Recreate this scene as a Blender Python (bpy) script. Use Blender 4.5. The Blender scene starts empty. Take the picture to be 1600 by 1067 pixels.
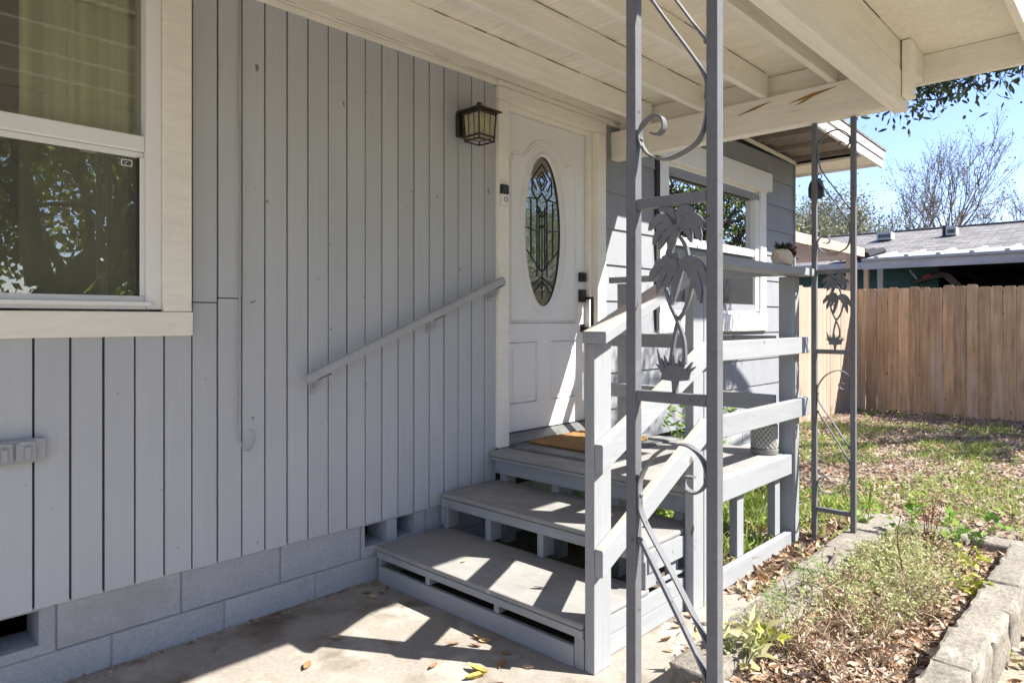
import bpy, math, random
import numpy as np
from mathutils import Vector, Matrix
random.seed(7); rng = np.random.default_rng(7)
S = bpy.context.scene
COL = S.collection
R = math.radians

# ------------------------------------------------------------------ camera, sky, sun, exposure
TH = math.atan2(1009, 1072)                       # angle between the view axis and the house wall (+X)
CAM = Vector((0, -2.92, 1.33))
cam = bpy.data.cameras.new('camera'); cam_o = bpy.data.objects.new('camera', cam); COL.objects.link(cam_o)
cam.sensor_width = 36; cam.lens = 36 * 1072 / 1600
cam.shift_y = -(33.5 / 1600)
cam.clip_start = .05; cam.clip_end = 2000
cam_o.location = CAM
cam_o.rotation_euler = (R(90), 0, TH - R(90))
S.camera = cam_o

SUN = Vector((.49, -.80, 1.0)).normalized()
world = bpy.data.worlds.new('World'); S.world = world; world.use_nodes = True
nt = world.node_tree
bg = nt.nodes['Background']
sky = nt.nodes.new('ShaderNodeTexSky'); sky.sky_type = 'NISHITA'; sky.sun_disc = False
sky.sun_elevation = math.asin(SUN.z); sky.sun_rotation = math.atan2(SUN.x, SUN.y)
sky.air_density = 1.0; sky.dust_density = .15; sky.ozone_density = 2.5
tint = nt.nodes.new('ShaderNodeMix'); tint.data_type = 'RGBA'; tint.blend_type = 'MULTIPLY'; tint.inputs[0].default_value = 1; tint.inputs[7].default_value = (.87, .825, 1, 1)
nt.links.new(sky.outputs[0], tint.inputs[6]); nt.links.new(tint.outputs[2], bg.inputs[0]); bg.inputs[1].default_value = .058
sl = bpy.data.lights.new('sun', 'SUN'); sl.energy = 2.5; sl.angle = R(.53); sl.color = (1, .955, .89)
so = bpy.data.objects.new('sun', sl); COL.objects.link(so)
so.rotation_euler = SUN.to_track_quat('Z', 'Y').to_euler(); so.location = (6, -10, 12)
S.view_settings.view_transform = 'Standard'; S.view_settings.look = 'None'
S.view_settings.gamma = 1; S.view_settings.use_curve_mapping = False
S.view_settings.exposure = 2.46
S.render.engine = 'CYCLES'
S.cycles.max_bounces = 8; S.cycles.diffuse_bounces = 5; S.cycles.transparent_max_bounces = 12

# ------------------------------------------------------------------ materials
MATS = {}
def new_mat(name):
    m = bpy.data.materials.new(name); m.use_nodes = True
    MATS[name] = m
    return m, m.node_tree.nodes, m.node_tree.links
def ramp(N, stops, interp='LINEAR'):
    r = N.new('ShaderNodeValToRGB'); r.color_ramp.interpolation = interp
    e = r.color_ramp.elements
    while len(e) < len(stops): e.new(.5)
    for i, (p, c) in enumerate(stops):
        e[i].position = p; e[i].color = (*c, 1) if len(c) == 3 else c
    return r
def coords(N, L, scale=(1, 1, 1)):
    tc = N.new('ShaderNodeTexCoord'); oi = N.new('ShaderNodeObjectInfo')
    mul = N.new('ShaderNodeMath'); mul.operation = 'MULTIPLY'; mul.inputs[1].default_value = 37.
    L.new(oi.outputs['Random'], mul.inputs[0])
    add = N.new('ShaderNodeVectorMath'); add.operation = 'ADD'
    L.new(tc.outputs['Object'], add.inputs[0]); L.new(mul.outputs[0], add.inputs[1])
    mp = N.new('ShaderNodeMapping'); mp.inputs['Scale'].default_value = scale
    L.new(add.outputs[0], mp.inputs[0])
    return mp.outputs[0], oi
def noise(N, L, v, scale, detail=4, rough=.6):
    n = N.new('ShaderNodeTexNoise'); n.inputs['Scale'].default_value = scale
    n.inputs['Detail'].default_value = detail; n.inputs['Roughness'].default_value = rough
    if v is not None: L.new(v, n.inputs['Vector'])
    return n.outputs['Fac']
def mix(N, L, fac, a, b, mode='MIX'):
    m = N.new('ShaderNodeMix'); m.data_type = 'RGBA'; m.blend_type = mode
    for s, x in ((m.inputs[0], fac), (m.inputs[6], a), (m.inputs[7], b)):
        if isinstance(x, (int, float)): s.default_value = x
        elif isinstance(x, (tuple, list)): s.default_value = (*x, 1)
        else: L.new(x, s)
    return m.outputs[2]
def surf(name, base, rough=.6, var=.14, vscale=3., grain=(1, 1, 1), gscale=40., gstr=.25, gcol=.06,
         spots=None, spots2=None, piece=.08, spec=.3, metal=0.):
    """painted / plain surface: blotchy colour, directional grain, stains or chips with a shape of their own, bump"""
    m, N, L = new_mat(name); p = N['Principled BSDF']
    v, oi = coords(N, L); vg, _ = coords(N, L, grain)
    a = noise(N, L, v, vscale, 5); g = noise(N, L, vg, gscale, 6, .7)
    r = ramp(N, [(.25, tuple(c * (1 - var) for c in base)), (.75, tuple(min(1, c * (1 + var)) for c in base))])
    L.new(a, r.inputs[0]); c = r.outputs[0]
    gr = ramp(N, [(.3, (1 - gcol * 2,) * 3), (.7, (1 + gcol,) * 3)]); L.new(g, gr.inputs[0])
    c = mix(N, L, 1., c, gr.outputs[0], 'MULTIPLY')
    if piece:
        mr = N.new('ShaderNodeMapRange'); mr.inputs[3].default_value = 1 - piece; mr.inputs[4].default_value = 1 + piece * .6
        L.new(oi.outputs['Random'], mr.inputs[0])
        cc = N.new('ShaderNodeCombineColor')
        for i in range(3): L.new(mr.outputs[0], cc.inputs[i])
        c = mix(N, L, 1., c, cc.outputs[0], 'MULTIPLY')
    for sp in (spots, spots2):
        if sp:
            col, thr, scl, soft = sp[:4]; st = sp[4] if len(sp) > 4 else (1, 1, 1)
            vs, _ = coords(N, L, st)
            s = noise(N, L, vs, scl, 4, .55)
            sr = ramp(N, [(thr, (0, 0, 0)), (min(1, thr + soft), (1, 1, 1))]); L.new(s, sr.inputs[0])
            c = mix(N, L, sr.outputs[0], c, col)
    L.new(c, p.inputs['Base Color'])
    b = N.new('ShaderNodeBump'); b.inputs['Strength'].default_value = gstr; b.inputs['Distance'].default_value = .004
    L.new(g, b.inputs['Height']); L.new(b.outputs[0], p.inputs['Normal'])
    p.inputs['Roughness'].default_value = rough; p.inputs['Specular IOR Level'].default_value = spec
    p.inputs['Metallic'].default_value = metal
    return m
def leafmat(name, stops, trans=.35, rough=.5):
    """many small leaves: one colour per leaf (mesh island), some light passing through"""
    m, N, L = new_mat(name); p = N['Principled BSDF']; out = N['Material Output']
    gi = N.new('ShaderNodeNewGeometry'); r = ramp(N, stops); L.new(gi.outputs['Random Per Island'], r.inputs[0])
    L.new(r.outputs[0], p.inputs['Base Color']); p.inputs['Roughness'].default_value = rough
    p.inputs['Specular IOR Level'].default_value = .35
    t = N.new('ShaderNodeBsdfTranslucent'); L.new(r.outputs[0], t.inputs[0])
    ms = N.new('ShaderNodeMixShader'); ms.inputs[0].default_value = trans
    L.new(p.outputs[0], ms.inputs[1]); L.new(t.outputs[0], ms.inputs[2]); L.new(ms.outputs[0], out.inputs[0])
    return m
def glassmat(name, tint, refl, rough=.0, wav=0., wscale=8., dust=0.):
    """thin pane: see-through plus mirror, the mirror growing towards grazing angles"""
    m, N, L = new_mat(name); out = N['Material Output']; N.remove(N['Principled BSDF'])
    t = N.new('ShaderNodeBsdfTransparent'); t.inputs[0].default_value = (*tint, 1)
    g = N.new('ShaderNodeBsdfGlossy'); g.inputs['Roughness'].default_value = rough; g.inputs[0].default_value = (.95, .97, .97, 1)
    lw = N.new('ShaderNodeFresnel'); lw.inputs[0].default_value = 1.55
    mr = N.new('ShaderNodeMapRange'); mr.inputs[3].default_value = refl; mr.inputs[4].default_value = 1.
    L.new(lw.outputs[0], mr.inputs[0])
    if wav:
        v, _ = coords(N, L); n = noise(N, L, v, wscale, 2, .4)
        b = N.new('ShaderNodeBump'); b.inputs['Strength'].default_value = wav; b.inputs['Distance'].default_value = .01
        L.new(n, b.inputs['Height']); L.new(b.outputs[0], g.inputs['Normal'])
    ms = N.new('ShaderNodeMixShader'); L.new(mr.outputs[0], ms.inputs[0])
    L.new(t.outputs[0], ms.inputs[1]); L.new(g.outputs[0], ms.inputs[2]); res = ms.outputs[0]
    if dust:      # film of dust / insect mesh
        d = N.new('ShaderNodeBsdfDiffuse'); d.inputs[0].default_value = (.5, .5, .42, 1); m2 = N.new('ShaderNodeMixShader')
        v, _ = coords(N, L); n = noise(N, L, v, 3., 3); r = N.new('ShaderNodeMapRange'); r.inputs[3].default_value = dust * .7; r.inputs[4].default_value = dust * 1.3; L.new(n, r.inputs[0]); L.new(r.outputs[0], m2.inputs[0])
        L.new(res, m2.inputs[1]); L.new(d.outputs[0], m2.inputs[2]); res = m2.outputs[0]
    L.new(res, out.inputs[0])
    return m

DK = (.05, .048, .045)
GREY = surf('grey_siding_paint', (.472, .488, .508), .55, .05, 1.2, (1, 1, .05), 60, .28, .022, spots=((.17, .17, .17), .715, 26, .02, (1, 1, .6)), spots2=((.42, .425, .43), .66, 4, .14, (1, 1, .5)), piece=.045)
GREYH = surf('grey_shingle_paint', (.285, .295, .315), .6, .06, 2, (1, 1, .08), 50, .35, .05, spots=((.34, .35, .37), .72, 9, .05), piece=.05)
BLOCK = surf('painted_block', (.435, .447, .465), .78, .12, 2.5, (1, 1, 1), 70, 1.0, .09, spots=((.24, .23, .22), .69, 16, .04), spots2=((.34, .33, .31), .60, 2.6, .15), piece=.06)
GROOVE = surf('dark_groove', (.045, .045, .048), .9, .1, piece=0)
CREAM = surf('cream_trim_paint', (.85, .815, .73), .55, .05, 2., (.15, 1, 1), 40, .22, .04, spots=((.60, .54, .42), .72, 5, .08), piece=.03)
CEIL = surf('cream_ceiling_paint', (.87, .835, .75), .6, .06, 1.6, (.1, 1, 1), 30, .3, .05, spots=((.46, .37, .24), .74, 4, .06, (.5, 1, 1)), spots2=((.25, .21, .16), .76, 30, .02), piece=.04)
CEILY = surf('cream_deck_paint', (.85, .81, .72), .65, .08, 2, (1, .08, 1), 30, .45, .06, spots=((.45, .36, .24), .70, 4, .08, (1, .3, 1)), piece=.05)
BEAMP = surf('cream_beam_paint', (.86, .82, .73), .6, .06, 2, (1, .08, 1), 24, .4, .05, spots=((.34, .19, .06), .735, 3.2, .03, (1, .22, 2.2)), spots2=((.3, .26, .2), .75, 18, .03), piece=.02)
WHITE = surf('white_vinyl', (.80, .80, .79), .35, .03, 2, gstr=.03, gcol=.01, piece=.01, spec=.45)
WHITEP = surf('white_board_paint', (.80, .80, .79), .5, .04, 2, (1, 1, .1), 50, .2, .03, spots=((.55, .53, .5), .74, 9, .05), piece=.02)
DOORW = surf('white_door_paint', (.80, .80, .80), .38, .025, 1.5, (1, 1, .05), 70, .06, .012, piece=0, spec=.45)
STEP = surf('pale_grey_step_paint', (.302, .314, .322), .58, .07, 3, (.1, .1, 1), 35, .3, .05, spots=((.15, .135, .12), .715, 17, .02), spots2=((.24, .245, .26), .60, 3, .15), piece=.06)
STEPV = surf('pale_grey_post_paint', (.306, .316, .322), .58, .06, 3, (1, 1, .08), 35, .3, .05, spots=((.11, .10, .09), .715, 16, .015, (1, 1, .4)), spots2=((.25, .255, .27), .60, 3, .15), piece=.05)
TREAD = surf('worn_tread_paint', (.30, .292, .275), .7, .16, 3.5, (1, .15, 1), 30, .25, .07, spots=((.22, .205, .19), .60, 5, .12), spots2=((.52, .49, .44), .68, 7, .08), piece=.04)
RAILTOP = surf('worn_rail_wood', (.52, .46, .40), .75, .14, 4, (.1, 1, 1), 40, .35, .08, spots=((.28, .24, .2), .66, 9, .08))
IRON = surf('grey_iron_paint', (.145, .145, .15), .5, .12, 6, gscale=70, gstr=.3, gcol=.06, spots=((.085, .06, .045), .685, 30, .03), spots2=((.20, .20, .20), .66, 12, .06), piece=.03, spec=.35)
BLACK = surf('black_metal', (.022, .021, .02), .4, .1, piece=0, gstr=.05, spec=.5)
BRONZE = surf('dark_bronze', (.03, .026, .022), .45, .15, 8, gstr=.1, spec=.5)
FROST = surf('seeded_amber_glass', (.42, .39, .25), .25, .15, 14, gstr=.15, piece=0, spec=.6)
CONC = surf('stained_concrete', (.315, .285, .24), .85, .22, 1.3, (1, 1, 1), 60, .4, .12, spots=((.14, .11, .075), .48, 2.6, .18), spots2=((.36, .335, .285), .55, 4.5, .12), piece=0)
STONE = surf('pale_rock_faced_block', (.27, .245, .20), .95, .22, 5, (1, 1, 1), 60, 1.4, .25, spots=((.13, .115, .09), .655, 15, .04), spots2=((.34, .315, .265), .60, 7, .1), piece=.12)
SOIL = surf('dark_soil', (.15, .115, .08), .95, .3, 9, gscale=50, gstr=.8, gcol=.2, piece=0)
GROUND = surf('yard_ground', (.30, .25, .185), .95, .3, 5, gscale=60, gstr=.7, gcol=.22, spots=((.15, .20, .055), .53, 1.1, .1), spots2=((.36, .29, .22), .62, 14, .05), piece=0)
FENCE = surf('weathered_picket_wood', (.57, .385, .225), .8, .18, 3, (1, 1, .05), 26, .5, .22, spots=((.12, .065, .03), .685, 9, .03, (1, 1, .45)), spots2=((.50, .41, .33), .52, 3, .2, (1, 1, .25)), piece=.26)
FENCE2 = surf('pale_picket_wood', (.46, .345, .26), .8, .10, 3, (1, 1, .05), 26, .4, .10, spots=((.30, .2, .13), .74, 6, .03, (1, 1, .5)), piece=.12)
LUMBER = surf('new_lumber', (.62, .47, .34), .75, .1, 3, (.06, 1, 1), 30, .3, .09, piece=.08)
COIR = surf('coir_fibre', (.40, .225, .085), .95, .2, 12, gscale=140, gstr=1., gcol=.25, piece=0)
RUBBER = surf('grey_rubber_mat', (.17, .18, .18), .6, .15, 14, gscale=60, gstr=.6, gcol=.1, spots=((.36, .36, .35), .6, 22, .1), piece=0)
ALU = surf('aged_threshold_metal', (.20, .205, .20), .45, .2, 9, (.1, 1, 1), 30, .1, .08, piece=0, metal=.4)
CONCPOT = surf('grey_clay', (.22, .215, .20), .8, .15, 10, gscale=90, gstr=.3, piece=0)
POTLINE = surf('white_glaze_line', (.66, .65, .62), .7, .1, piece=0)
ROCKPOT = surf('beige_facet_pot', (.60, .52, .40), .7, .08, 10, gscale=60, gstr=.2, piece=0)
INTER = surf('dim_interior_paint', (.6, .58, .52), .9, .05, piece=0)
CURT = surf('olive_curtain_cloth', (.88, .88, .70), .9, .05, 3, (20, 20, .2), 6, .15, .06, piece=0)
CABLE = surf('painted_cable', (.37, .38, .395), .6, .1, piece=0)
NTEAL = surf('teal_lap_paint', (.028, .085, .09), .6, .1, piece=0)
NDARK = surf('black_parts_and_carport_shade', (.035, .035, .035), .8, .1, piece=0)  # near-black; on carport walls and ceiling the colour carries the shade
NWHITE = surf('white_metal_trim', (.38, .38, .365), .5, .08, 3, piece=.04)
NFASC = surf('grey_weathered_fascia', (.42, .41, .40), .7, .15, 2, (1, .1, 1), 12, .2, .1, piece=.05)
CARP = surf('black_car_paint', (.010, .010, .011), .22, .05, piece=0, gstr=0, spec=.6)
CARG = surf('dark_car_glass', (.012, .014, .015), .08, .05, piece=0, gstr=0, spec=.7)
RED = surf('red_lens', (.28, .02, .018), .25, .05, piece=0, gstr=0, spec=.6)
TYRE = surf('tyre_rubber', (.02, .02, .02), .85, .1, piece=0)
BARK = surf('oak_bark', (.105, .085, .065), .95, .3, 6, (1, 1, .2), 14, 1., .3)
BARKG = surf('pale_grey_bark', (.17, .145, .125), .95, .25, 6, (1, 1, .2), 14, .8, .2)
TWIG = surf('dry_brown_twig', (.43, .335, .225), .9, .25, 20)
STEMG = surf('green_stem', (.16, .20, .06), .8, .2, 20)
STEMR = surf('red_brown_stem', (.19, .075, .04), .8, .2, 20)
SOFFIT = surf('weathered_brown_soffit', (.27, .235, .20), .85, .15, 3, (.1, 1, 1), 24, .4, .12, spots=((.30, .27, .23), .62, 4, .1), piece=.15)
GLASSN = glassmat('window_glass', (.96, .97, .90), .075, dust=.05)
GLASSL = glassmat('screened_window_glass', (.72, .72, .62), .12, dust=.13)
GLASSF = glassmat('mirror_like_glass', (.22, .24, .22), .72, 0, .02, 5)
SCREEN = glassmat('insect_screen', (.25, .26, .25), .08, .4)
GLASSD = glassmat('bevelled_door_glass', (.30, .32, .28), .20, .04, .25, 14, dust=.12)
LITTER = leafmat('dry_leaf_litter', [(0, (.36, .20, .10)), (.2, (.19, .11, .065)), (.42, (.50, .39, .29)), (.62, (.33, .215, .13)), (.82, (.60, .53, .45)), (1, (.44, .25, .12))], .15, .7)
LITTERG = leafmat('grey_leaf_litter', [(0, (.42, .31, .22)), (.25, (.22, .15, .11)), (.5, (.52, .43, .35)), (.75, (.30, .20, .13)), (1, (.45, .27, .15))], .12, .75)
STRAW = leafmat('dry_straw', [(0, (.50, .41, .28)), (.5, (.62, .54, .40)), (1, (.38, .27, .17))], .2, .8)
GRASS = leafmat('grass_blades', [(0, (.19, .29, .05)), (.4, (.29, .40, .08)), (.75, (.36, .42, .12)), (1, (.46, .42, .22))], .45)
OAKL = leafmat('oak_leaves', [(0, (.030, .048, .020)), (.5, (.055, .085, .028)), (1, (.10, .135, .045))], .3)
OAKB = leafmat('dark_oak_leaves', [(0, (.030, .045, .024)), (.6, (.055, .080, .034)), (1, (.10, .14, .05))], .3)
OAKC = leafmat('sunny_oak_leaves', [(0, (.07, .10, .025)), (.6, (.14, .20, .045)), (1, (.26, .31, .08))], .55)
WOODL = leafmat('backlit_wood_leaves', [(0, (.16, .19, .045)), (.6, (.28, .31, .07)), (1, (.40, .40, .12))], .6)
YGREEN = leafmat('yellow_green_leaves', [(0, (.33, .40, .04)), (.5, (.42, .47, .06)), (1, (.22, .31, .05))], .5)
GREYL = leafmat('grey_green_leaves', [(0, (.10, .115, .06)), (.5, (.17, .18, .10)), (1, (.26, .24, .14))], .35)
BROWNL = leafmat('sparse_brown_leaves', [(0, (.13, .10, .075)), (.5, (.20, .16, .11)), (1, (.18, .19, .09))], .35)
WEEDL = leafmat('pale_weed_leaves', [(0, (.30, .35, .11)), (.5, (.46, .49, .22)), (1, (.60, .57, .36))], .4)
FRESHL = leafmat('fresh_green_leaves', [(0, (.15, .30, .05)), (.5, (.23, .38, .07)), (1, (.32, .44, .10))], .45)
YELL = leafmat('yellowing_leaves', [(0, (.44, .46, .08)), (.5, (.58, .54, .12)), (1, (.34, .42, .09))], .45)
VARIE = leafmat('cream_edged_leaves', [(0, (.55, .52, .22)), (.5, (.62, .58, .34)), (1, (.34, .40, .15))], .4)
SUCC = leafmat('dark_succulent_leaves', [(0, (.02, .03, .018)), (1, (.045, .06, .03))], .1)
SUCR = leafmat('dark_red_leaves', [(0, (.05, .012, .014)), (1, (.09, .025, .02))], .2)
def roofmat():
    m, N, L = new_mat('grey_roof_shingle'); p = N['Principled BSDF']
    v, _ = coords(N, L, (1, 1, 1)); b = N.new('ShaderNodeTexBrick'); L.new(v, b.inputs['Vector'])
    mp = N.new('ShaderNodeMapping'); mp.inputs['Rotation'].default_value = (0, 0, R(90)); L.new(v, mp.inputs[0]); L.new(mp.outputs[0], b.inputs['Vector'])
    b.inputs['Scale'].default_value = 1; b.inputs['Brick Width'].default_value = .33; b.inputs['Row Height'].default_value = .14
    b.inputs['Mortar Size'].default_value = .012; b.inputs['Color1'].default_value = (.14, .13, .12, 1); b.inputs['Color2'].default_value = (.27, .25, .23, 1)
    b.inputs['Mortar'].default_value = (.13, .125, .12, 1)
    n = noise(N, L, v, 30, 4); rr = ramp(N, [(.3, (.75,) * 3), (.7, (1.1,) * 3)]); L.new(n, rr.inputs[0])
    L.new(mix(N, L, 1, b.outputs[0], rr.outputs[0], 'MULTIPLY'), p.inputs['Base Color']); p.inputs['Roughness'].default_value = .95
    bp = N.new('ShaderNodeBump'); bp.inputs['Strength'].default_value = .8; bp.inputs['Distance'].default_value = .02
    L.new(b.outputs['Fac'], bp.inputs['Height']); bp.invert = True; L.new(bp.outputs[0], p.inputs['Normal'])
    return m
ROOF = roofmat()

# ------------------------------------------------------------------ geometry helpers
WLOC = {}
class MB:
    """collects shapes given in world coordinates; build() links them as one mesh object with its origin at its own centre"""
    def __init__(s): s.v = []; s.f = []
    def add(s, vs, fs):
        o = len(s.v); s.v += [tuple(p) for p in vs]; s.f += [tuple(i + o for i in f) for f in fs]; return s
    def box(s, x0, x1, y0, y1, z0, z1):
        x0, x1 = sorted((x0, x1)); y0, y1 = sorted((y0, y1)); z0, z1 = sorted((z0, z1))
        return s.add([(x0, y0, z0), (x1, y0, z0), (x1, y1, z0), (x0, y1, z0), (x0, y0, z1), (x1, y0, z1), (x1, y1, z1), (x0, y1, z1)],
                     [(3, 2, 1, 0), (4, 5, 6, 7), (0, 1, 5, 4), (1, 2, 6, 5), (2, 3, 7, 6), (3, 0, 4, 7)])
    def prism(s, poly, axis, a, b):
        """poly: 2-D outline in the two other axes (in x,y,z order), swept along axis from a to b"""
        n = len(poly); ar = sum(poly[i][0] * poly[(i + 1) % n][1] - poly[(i + 1) % n][0] * poly[i][1] for i in range(n))
        if ar < 0: poly = poly[::-1]
        def pt(p, t): return {'x': (t, p[0], p[1]), 'y': (p[0], t, p[1]), 'z': (p[0], p[1], t)}[axis]
        vs = [pt(p, a) for p in poly] + [pt(p, b) for p in poly]
        fl = (axis == 'y') != (a > b)
        fs = [tuple(range(n))[::-1], tuple(range(n, 2 * n))] + [(i, (i + 1) % n, n + (i + 1) % n, n + i) for i in range(n)]
        if fl: fs = [f[::-1] for f in fs]
        return s.add(vs, fs)
    def tube(s, pts, r, n=8, cap=True, flat=None):
        """swept ring; flat=(a,b): rectangular strap a wide (in x) and b thick"""
        pts = [Vector(p) for p in pts]; k = len(pts)
        rs = r if isinstance(r, (list, tuple)) else [r] * k
        up = None; vs = []
        for i, p in enumerate(pts):
            t = (pts[min(i + 1, k - 1)] - pts[max(i - 1, 0)])
            t = t.normalized() if t.length > 1e-9 else Vector((0, 0, 1))
            if flat: u = Vector((1, 0, 0)); w = t.cross(u).normalized()
            else:
                if up is None: up = Vector((0, 0, 1)) if abs(t.z) < .9 else Vector((1, 0, 0))
                u = (up - t * up.dot(t)).normalized(); w = t.cross(u); up = u
            if flat:
                a, b = flat[0] / 2, flat[1] / 2
                vs += [p + u * a + w * b, p - u * a + w * b, p - u * a - w * b, p + u * a - w * b]
            else:
                vs += [p + (u * math.cos(2 * math.pi * j / n) + w * math.sin(2 * math.pi * j / n)) * rs[i] for j in range(n)]
        if flat: n = 4
        fs = [(i * n + j, i * n + (j + 1) % n, (i + 1) * n + (j + 1) % n, (i + 1) * n + j) for i in range(k - 1) for j in range(n)]
        if cap: fs += [tuple(range(n))[::-1], tuple(range((k - 1) * n, k * n))]
        return s.add(vs, fs)
    def lathe(s, c, prof, n=24):
        vs = [(c[0] + r * math.cos(2 * math.pi * j / n), c[1] + r * math.sin(2 * math.pi * j / n), c[2] + z) for r, z in prof for j in range(n)]
        k = len(prof)
        return s.add(vs, [(i * n + j, i * n + (j + 1) % n, (i + 1) * n + (j + 1) % n, (i + 1) * n + j) for i in range(k - 1) for j in range(n)])
    def build(s, name, mat, parent=None, bevel=0., smooth=False, origin=None):
        a = np.array(s.v); lo, hi = a.min(0), a.max(0); c = Vector(((lo + hi) / 2).tolist()) if origin is None else Vector(origin)
        me = bpy.data.meshes.new(name); me.from_pydata([tuple(Vector(p) - c) for p in s.v], [], s.f); me.update()
        return link(name, me, mat, parent, c, bevel, smooth)
def link(name, me, mat, parent, c, bevel=0., smooth=False):
    if not me.materials: me.materials.append(mat)
    o = bpy.data.objects.new(name, me); COL.objects.link(o)
    WLOC[o.name] = Vector(c)
    o.location = c
    if parent is not None:
        o.parent = parent; o.location = Vector(c) - WLOC[parent.name]
    if bevel:
        b = o.modifiers.new('bevel', 'BEVEL'); b.width = bevel; b.segments = 2; b.limit_method = 'ANGLE'; b.angle_limit = R(35)
    if smooth:
        for p in me.polygons: p.use_smooth = True
    return o
def tag(o, label=None, cat=None, group=None, kind=None):
    for k, v in (('label', label), ('category', cat), ('group', group), ('kind', kind)):
        if v: o[k] = v
    return o
def thing(name, loc, label, cat, group=None):
    o = bpy.data.objects.new(name, None); COL.objects.link(o); o.location = loc; o.empty_display_size = .1
    WLOC[o.name] = Vector(loc)
    return tag(o, label, cat, group)
def bx(name, x0, x1, y0, y1, z0, z1, mat, parent, bevel=.002): return MB().box(x0, x1, y0, y1, z0, z1).build(name, mat, parent, bevel)
def copy_tree(o, loc, parent=None):
    c = o.copy(); COL.objects.link(c); c.parent = parent
    if parent is None: c.location = loc; WLOC[c.name] = Vector(loc)
    for ch in o.children: copy_tree(ch, None, c)
    return c
def smooth_path(pts, n=6):
    """Catmull-Rom through the points"""
    P = [Vector(p) for p in pts]; P = [P[0] * 2 - P[1]] + P + [P[-1] * 2 - P[-2]]; out = []
    for i in range(1, len(P) - 2):
        for j in range(n):
            t = j / n; a, b, c, d = P[i - 1], P[i], P[i + 1], P[i + 2]
            out.append(.5 * ((2 * b) + (c - a) * t + (2 * a - 5 * b + 4 * c - d) * t * t + (3 * b - a - 3 * c + d) * t ** 3))
    return out + [P[-2]]

def leaves_mesh(name, pos, direc, size, aspect=.45, curl=.25, normal=None, fine=False):
    """pos (n,3), direc (n,3) leaf axis, size (n,): pointed leaves folded along the midrib; fine: a rounder, longer outline"""
    n = len(pos); d = direc / np.maximum(1e-9, np.linalg.norm(direc, axis=1))[:, None]
    if normal is None: normal = rng.normal(size=(n, 3))
    w = np.cross(d, normal); w /= np.maximum(1e-9, np.linalg.norm(w, axis=1))[:, None]
    nn = np.cross(w, d)
    s = size[:, None]; c = curl * rng.uniform(.2, 1.3, (n, 1)); tw = rng.normal(0, .25, (n, 1)) * (1 if fine else 0)
    if not fine:
        a = pos; t = pos + d * s - nn * s * c * .6; m = pos + d * s * .5 - nn * s * c * .05
        l = pos + d * s * .45 + w * s * aspect * .5 + nn * s * c * .45; r = pos + d * s * .45 - w * s * aspect * .5 + nn * s * c * .45
        v = np.stack([a, l, m, r, t], 1).reshape(-1, 3)
        tri = [[0, 2, 1], [0, 3, 2], [1, 2, 4], [2, 3, 4]]; nv = 5
    else:
        P = []
        for u, h in ((0, 0), (.18, .62), (.45, 1.), (.75, .66), (1, 0)):
            mid = pos + d * s * u + nn * s * c * (.9 * (u - .5) ** 2 - .1) * 1.6
            ww = w * np.cos(tw * u) + nn * np.sin(tw * u)
            if h: P += [mid + ww * s * aspect * .5 * h + nn * s * c * .35 * h, mid, mid - ww * s * aspect * .5 * h * rng.uniform(.8, 1.1, (n, 1)) + nn * s * c * .35 * h]
            else: P.append(mid)
        v = np.stack(P, 1).reshape(-1, 3); nv = 11
        tri = [[0, 2, 1], [0, 3, 2], [1, 2, 5], [1, 5, 4], [2, 3, 6], [2, 6, 5], [4, 5, 8], [4, 8, 7], [5, 6, 9], [5, 9, 8], [7, 8, 10], [8, 9, 10]]
    k = (np.arange(n) * nv)[:, None]
    idx = np.concatenate([k + np.array([t_]) for t_ in tri], 1).reshape(-1)
    return raw_mesh(name, v, idx, 3)
def blades_mesh(name, pos, direc, size, width):
    """grass: thin bent blades of three triangles"""
    n = len(pos); d = direc / np.linalg.norm(direc, axis=1)[:, None]
    w = np.cross(d, rng.normal(size=(n, 3))); w /= np.linalg.norm(w, axis=1)[:, None]
    hz = d.copy(); hz[:, 2] = 0
    s = size[:, None]; mid = pos + d * s * .55; tip = pos + d * s * .85 + hz * s * .35 - np.array([[0, 0, 1]]) * s * .12 * np.abs(hz).sum(1, keepdims=True)
    wd = width * s
    v = np.stack([pos - w * wd, pos + w * wd, mid - w * wd * .7, mid + w * wd * .7, tip], 1).reshape(-1, 3)
    k = (np.arange(n) * 5)[:, None]
    tri = np.concatenate([k + np.array([[0, 1, 3]]), k + np.array([[0, 3, 2]]), k + np.array([[2, 3, 4]])], 1).reshape(-1)
    return raw_mesh(name, v, tri, 3)
def raw_mesh(name, v, idx, per):
    me = bpy.data.meshes.new(name); nf = len(idx) // per
    me.vertices.add(len(v)); me.vertices.foreach_set('co', np.ascontiguousarray(v, dtype=np.float32).ravel())
    me.loops.add(len(idx)); me.loops.foreach_set('vertex_index', idx.astype(np.int32))
    me.polygons.add(nf); me.polygons.foreach_set('loop_start', np.arange(0, len(idx), per, dtype=np.int32))
    me.update(calc_edges=True); me.validate(); return me
def leafobj(name, mat, parent, pos, direc, size, aspect=.45, curl=.25, normal=None, blades=None, fine=False):
    pos = np.asarray(pos, float); c = (pos.min(0) + pos.max(0)) / 2; c[2] = pos[:, 2].min()
    me = blades_mesh(name, pos - c, direc, size, blades) if blades else leaves_mesh(name, pos - c, direc, size, aspect, curl, normal, fine)
    return link(name, me, mat, parent, Vector(c.tolist()))

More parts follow.
